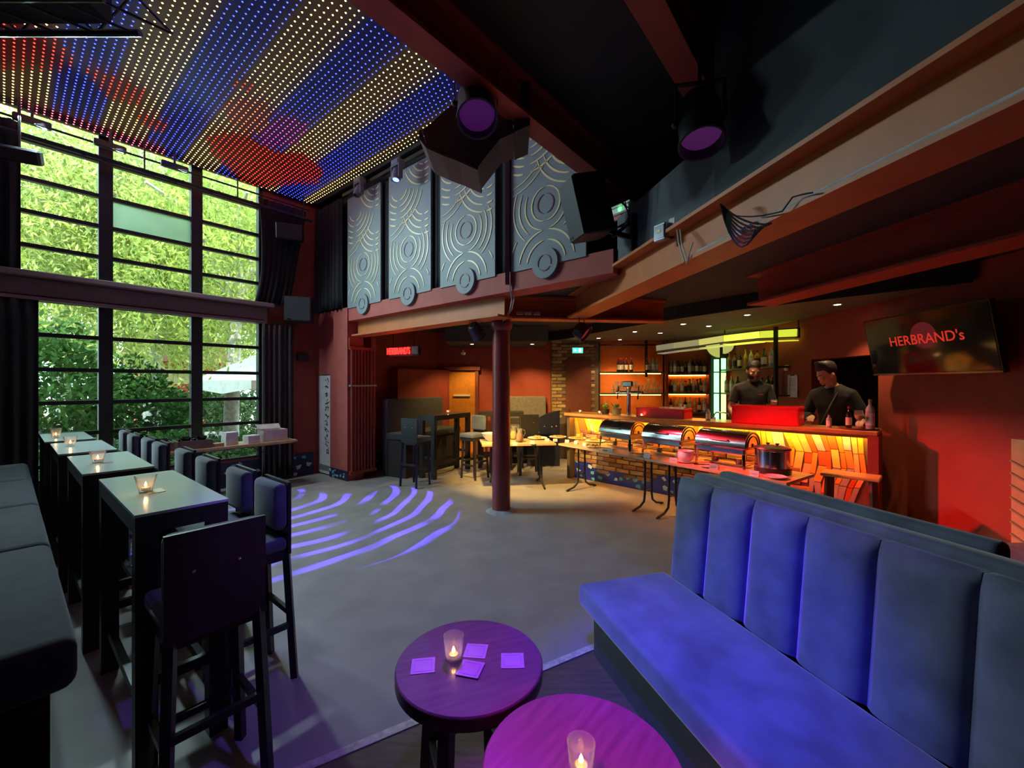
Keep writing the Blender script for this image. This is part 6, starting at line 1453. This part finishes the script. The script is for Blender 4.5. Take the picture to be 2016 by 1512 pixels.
willow('willow with pale trunk standing behind the white parasol', ext(452, -11.2), 2.2, 7.2, 1.6, 480, L_WIL, 1, .17, lean=(.1, .2))
willow('broad willow filling the middle of the window', ext(300, -14.0), 3.0, 9.0, 1.4, 900, L_WIL2, 2, .2)
willow('tall willow behind the left window bay', ext(120, -14.5), 2.8, 8.0, 1.8, 760, L_WIL, 3, .2)
willow('far willow seen between both mullions', ext(400, -18.5), 3.6, 9.0, 1.2, 900, L_WIL2, 4, .25)
def bush(label, p, rx, rz_, n, m, seed, size=.13, name='garden_bush'):
    g = random.Random(seed); r = thing(name, label, 'bush', p, 0, 'garden bushes'); pts = []
    for k in range(n):
        v = Vector((g.gauss(0, 1), g.gauss(0, 1), g.gauss(0, 1))).normalized() * (g.uniform(.3, 1) ** .4); pts.append((v.x * rx * (1 + .2 * math.sin(v.z * 7)), v.y * rx, rz_ + v.z * rz_ * (1 + .12 * math.sin(v.x * 9))))
    for k in range(5): a = k * 1.256; MB().tube([(0, 0, 0), (rx * .3 * math.cos(a), rx * .3 * math.sin(a), rz_ * .7), (rx * .6 * math.cos(a), rx * .6 * math.sin(a), rz_ * 1.3)], [.03, .022, .01], 6).build('stem', M_BARKD, r)
    leaves_obj(pts, size, m, r, 'foliage', g, .5); return r
bush('tall dark green bush filling the lower left window bay', ext(110, -10.6), .85, 1.62, 5200, L_BUSH, 11)
bush('dark round bush behind the lower middle window bay', ext(255, -11.6), .95, 1.35, 4200, L_BUSHD, 12)
bush('grey green shrub under the lower middle bay near the mullion', ext(240, -9.2), .62, .62, 2400, L_BL, 13, .10); bush('light shrub under the middle window bay', ext(330, -9.4), .68, .66, 2600, L_BUSH, 14, .10); bush('shrub at the foot of the pale trunk', ext(415, -9.6), .62, .60, 2400, L_BL, 15, .10); bush('leafy shrub under the parasol by the right bay', ext(490, -9.3), .60, .60, 2400, L_BUSH, 16, .10); bush('low shrub at the foot of the left window bay', ext(150, -9.3), .60, .60, 2300, L_BL, 17, .10); bush('pale shrub beyond the parasol and the trunk', ext(475, -13.6), 1.0, 1.0, 3200, L_BL, 19, .13); bush('leafy bush between the house and the parasol', ext(418, -14.6), 1.0, 1.15, 3200, L_BUSH, 20, .13); bush('far bush in front of the red garden house', ext(300, -17), 1.3, 1.1, 3000, L_BUSH, 18, .16)
# parasol
p = ext(535, -10.2); r = thing('garden_parasol', 'white garden parasol outside the right window bay', 'parasol', p, .3)
MB().tube([(0, 0, 0), (0, 0, 2.95)], .03, 10).build('pole', mat('pole_white', (.6, .58, .55), .5), r); M_CANV = mat('canvas_white', (.80, .77, .68), .8)
n = 8; R_ = 1.55; vs = [(0, 0, 2.95)] + [(R_ * math.cos(2 * PI * k / n), R_ * math.sin(2 * PI * k / n), 2.22) for k in range(n)]
for k in range(n):
    a, b = vs[1 + k], vs[1 + (k + 1) % n]; MB().add([vs[0], a, b], [(0, 1, 2)]).build('canvas_panel', M_CANV, r); mid = ((a[0] + b[0]) / 2 * 1.0, (a[1] + b[1]) / 2, 1.96)
    MB().add([a, b, (b[0], b[1], 2.06), mid, (a[0], a[1], 2.06)], [(0, 1, 2, 3, 4)]).build('valance', M_CANV, r); MB().tube([(0, 0, 2.90), (a[0] * .98, a[1] * .98, 2.20)], .012, 6).build('rib', M_BARKD, r)
MB().lathe([(.3, 0), (.3, .06), (.06, .08), (.05, .3)], 20).build('base', mat('concrete_base', (.4, .4, .4), .9), r)
# garden house
p = ext(352, -19.5); r = thing('garden_house', 'red garden house with white windows far behind the trees', 'house', p, RZ)
MB().box((0, 0, 1.45), (3.0, 2.4, 2.9)).build('wall', mat('house_red', (.55, .06, .04), .7), r); MB().prism([(-1.9, 0), (1.9, 0), (0, 1.1)], -1.4, 1.4, M=Matrix.Translation((0, 0, 2.9)) @ Matrix.Rotation(PI / 2, 4, 'X')).build('roof', mat('house_roof', (.30, .10, .07), .8), r)
for y in (-.6, .6): w_ = MB().box((1.51, y, 1.35), (.05, .75, 1.0)).build('window', mat('house_white', (.8, .78, .74), .5), r); MB().box((1.54, y, 1.35), (.02, .55, .8)).build('pane', mat('house_pane', (.10, .12, .12), .1), w_)
MB().box((1.54, 0, 2.35), (.08, 1.9, .40)).build('sign_board', mat('sign_cream', (.60, .42, .30), .6), r)
# guest and white chairs
def garden_chair(label, p, rz):
    r = thing('garden_chair', label, 'chair', p, rz, 'white garden chairs'); m = mat('chair_white', (.75, .75, .75), .5)
    MB().box((0, 0, .44), (.42, .42, .03)).build('seat', m, r); MB().box((0, .20, .72), (.42, .03, .45)).build('backrest', m, r)
    for sx in (-1, 1):
        for sy in (-1, 1): MB().bar((sx * .18, sy * .18, .43), (sx * .20, sy * .20, 0), .03, .03).build('leg', m, r)
garden_chair('white garden chair seen between the shrubs of the middle bay', ext(300, -12.2), 1.2); garden_chair('white garden chair before the dark round bush', ext(222, -12.8), 2.5); garden_chair('white garden chair near the pale trunk', ext(418, -12.4), .4)
p = ext(87, -14.2); garden_chair('white garden chair carrying the guest in the garden', p, RZ + 1.0)
person('fair haired guest in dark clothes sitting outside the left window bay', (p.x, p.y, GZ - .375), RZ + 1.0, 1.0, (.60, .40, .30), {'L': ((.24, -.10, 1.14), (.10, -.30, 1.06), (-.3, -1, 0)), 'R': ((-.24, -.10, 1.14), (-.10, -.30, 1.06), (.3, -1, 0))}, Matrix.Rotation(.3, 4, 'Z'), lambda q, HM: hair_cap(q, HM, .02, fringe=.17), mat('navy_jacket', (.02, .025, .05), .8), 'long', seated=True, hairc=(.45, .30, .14))
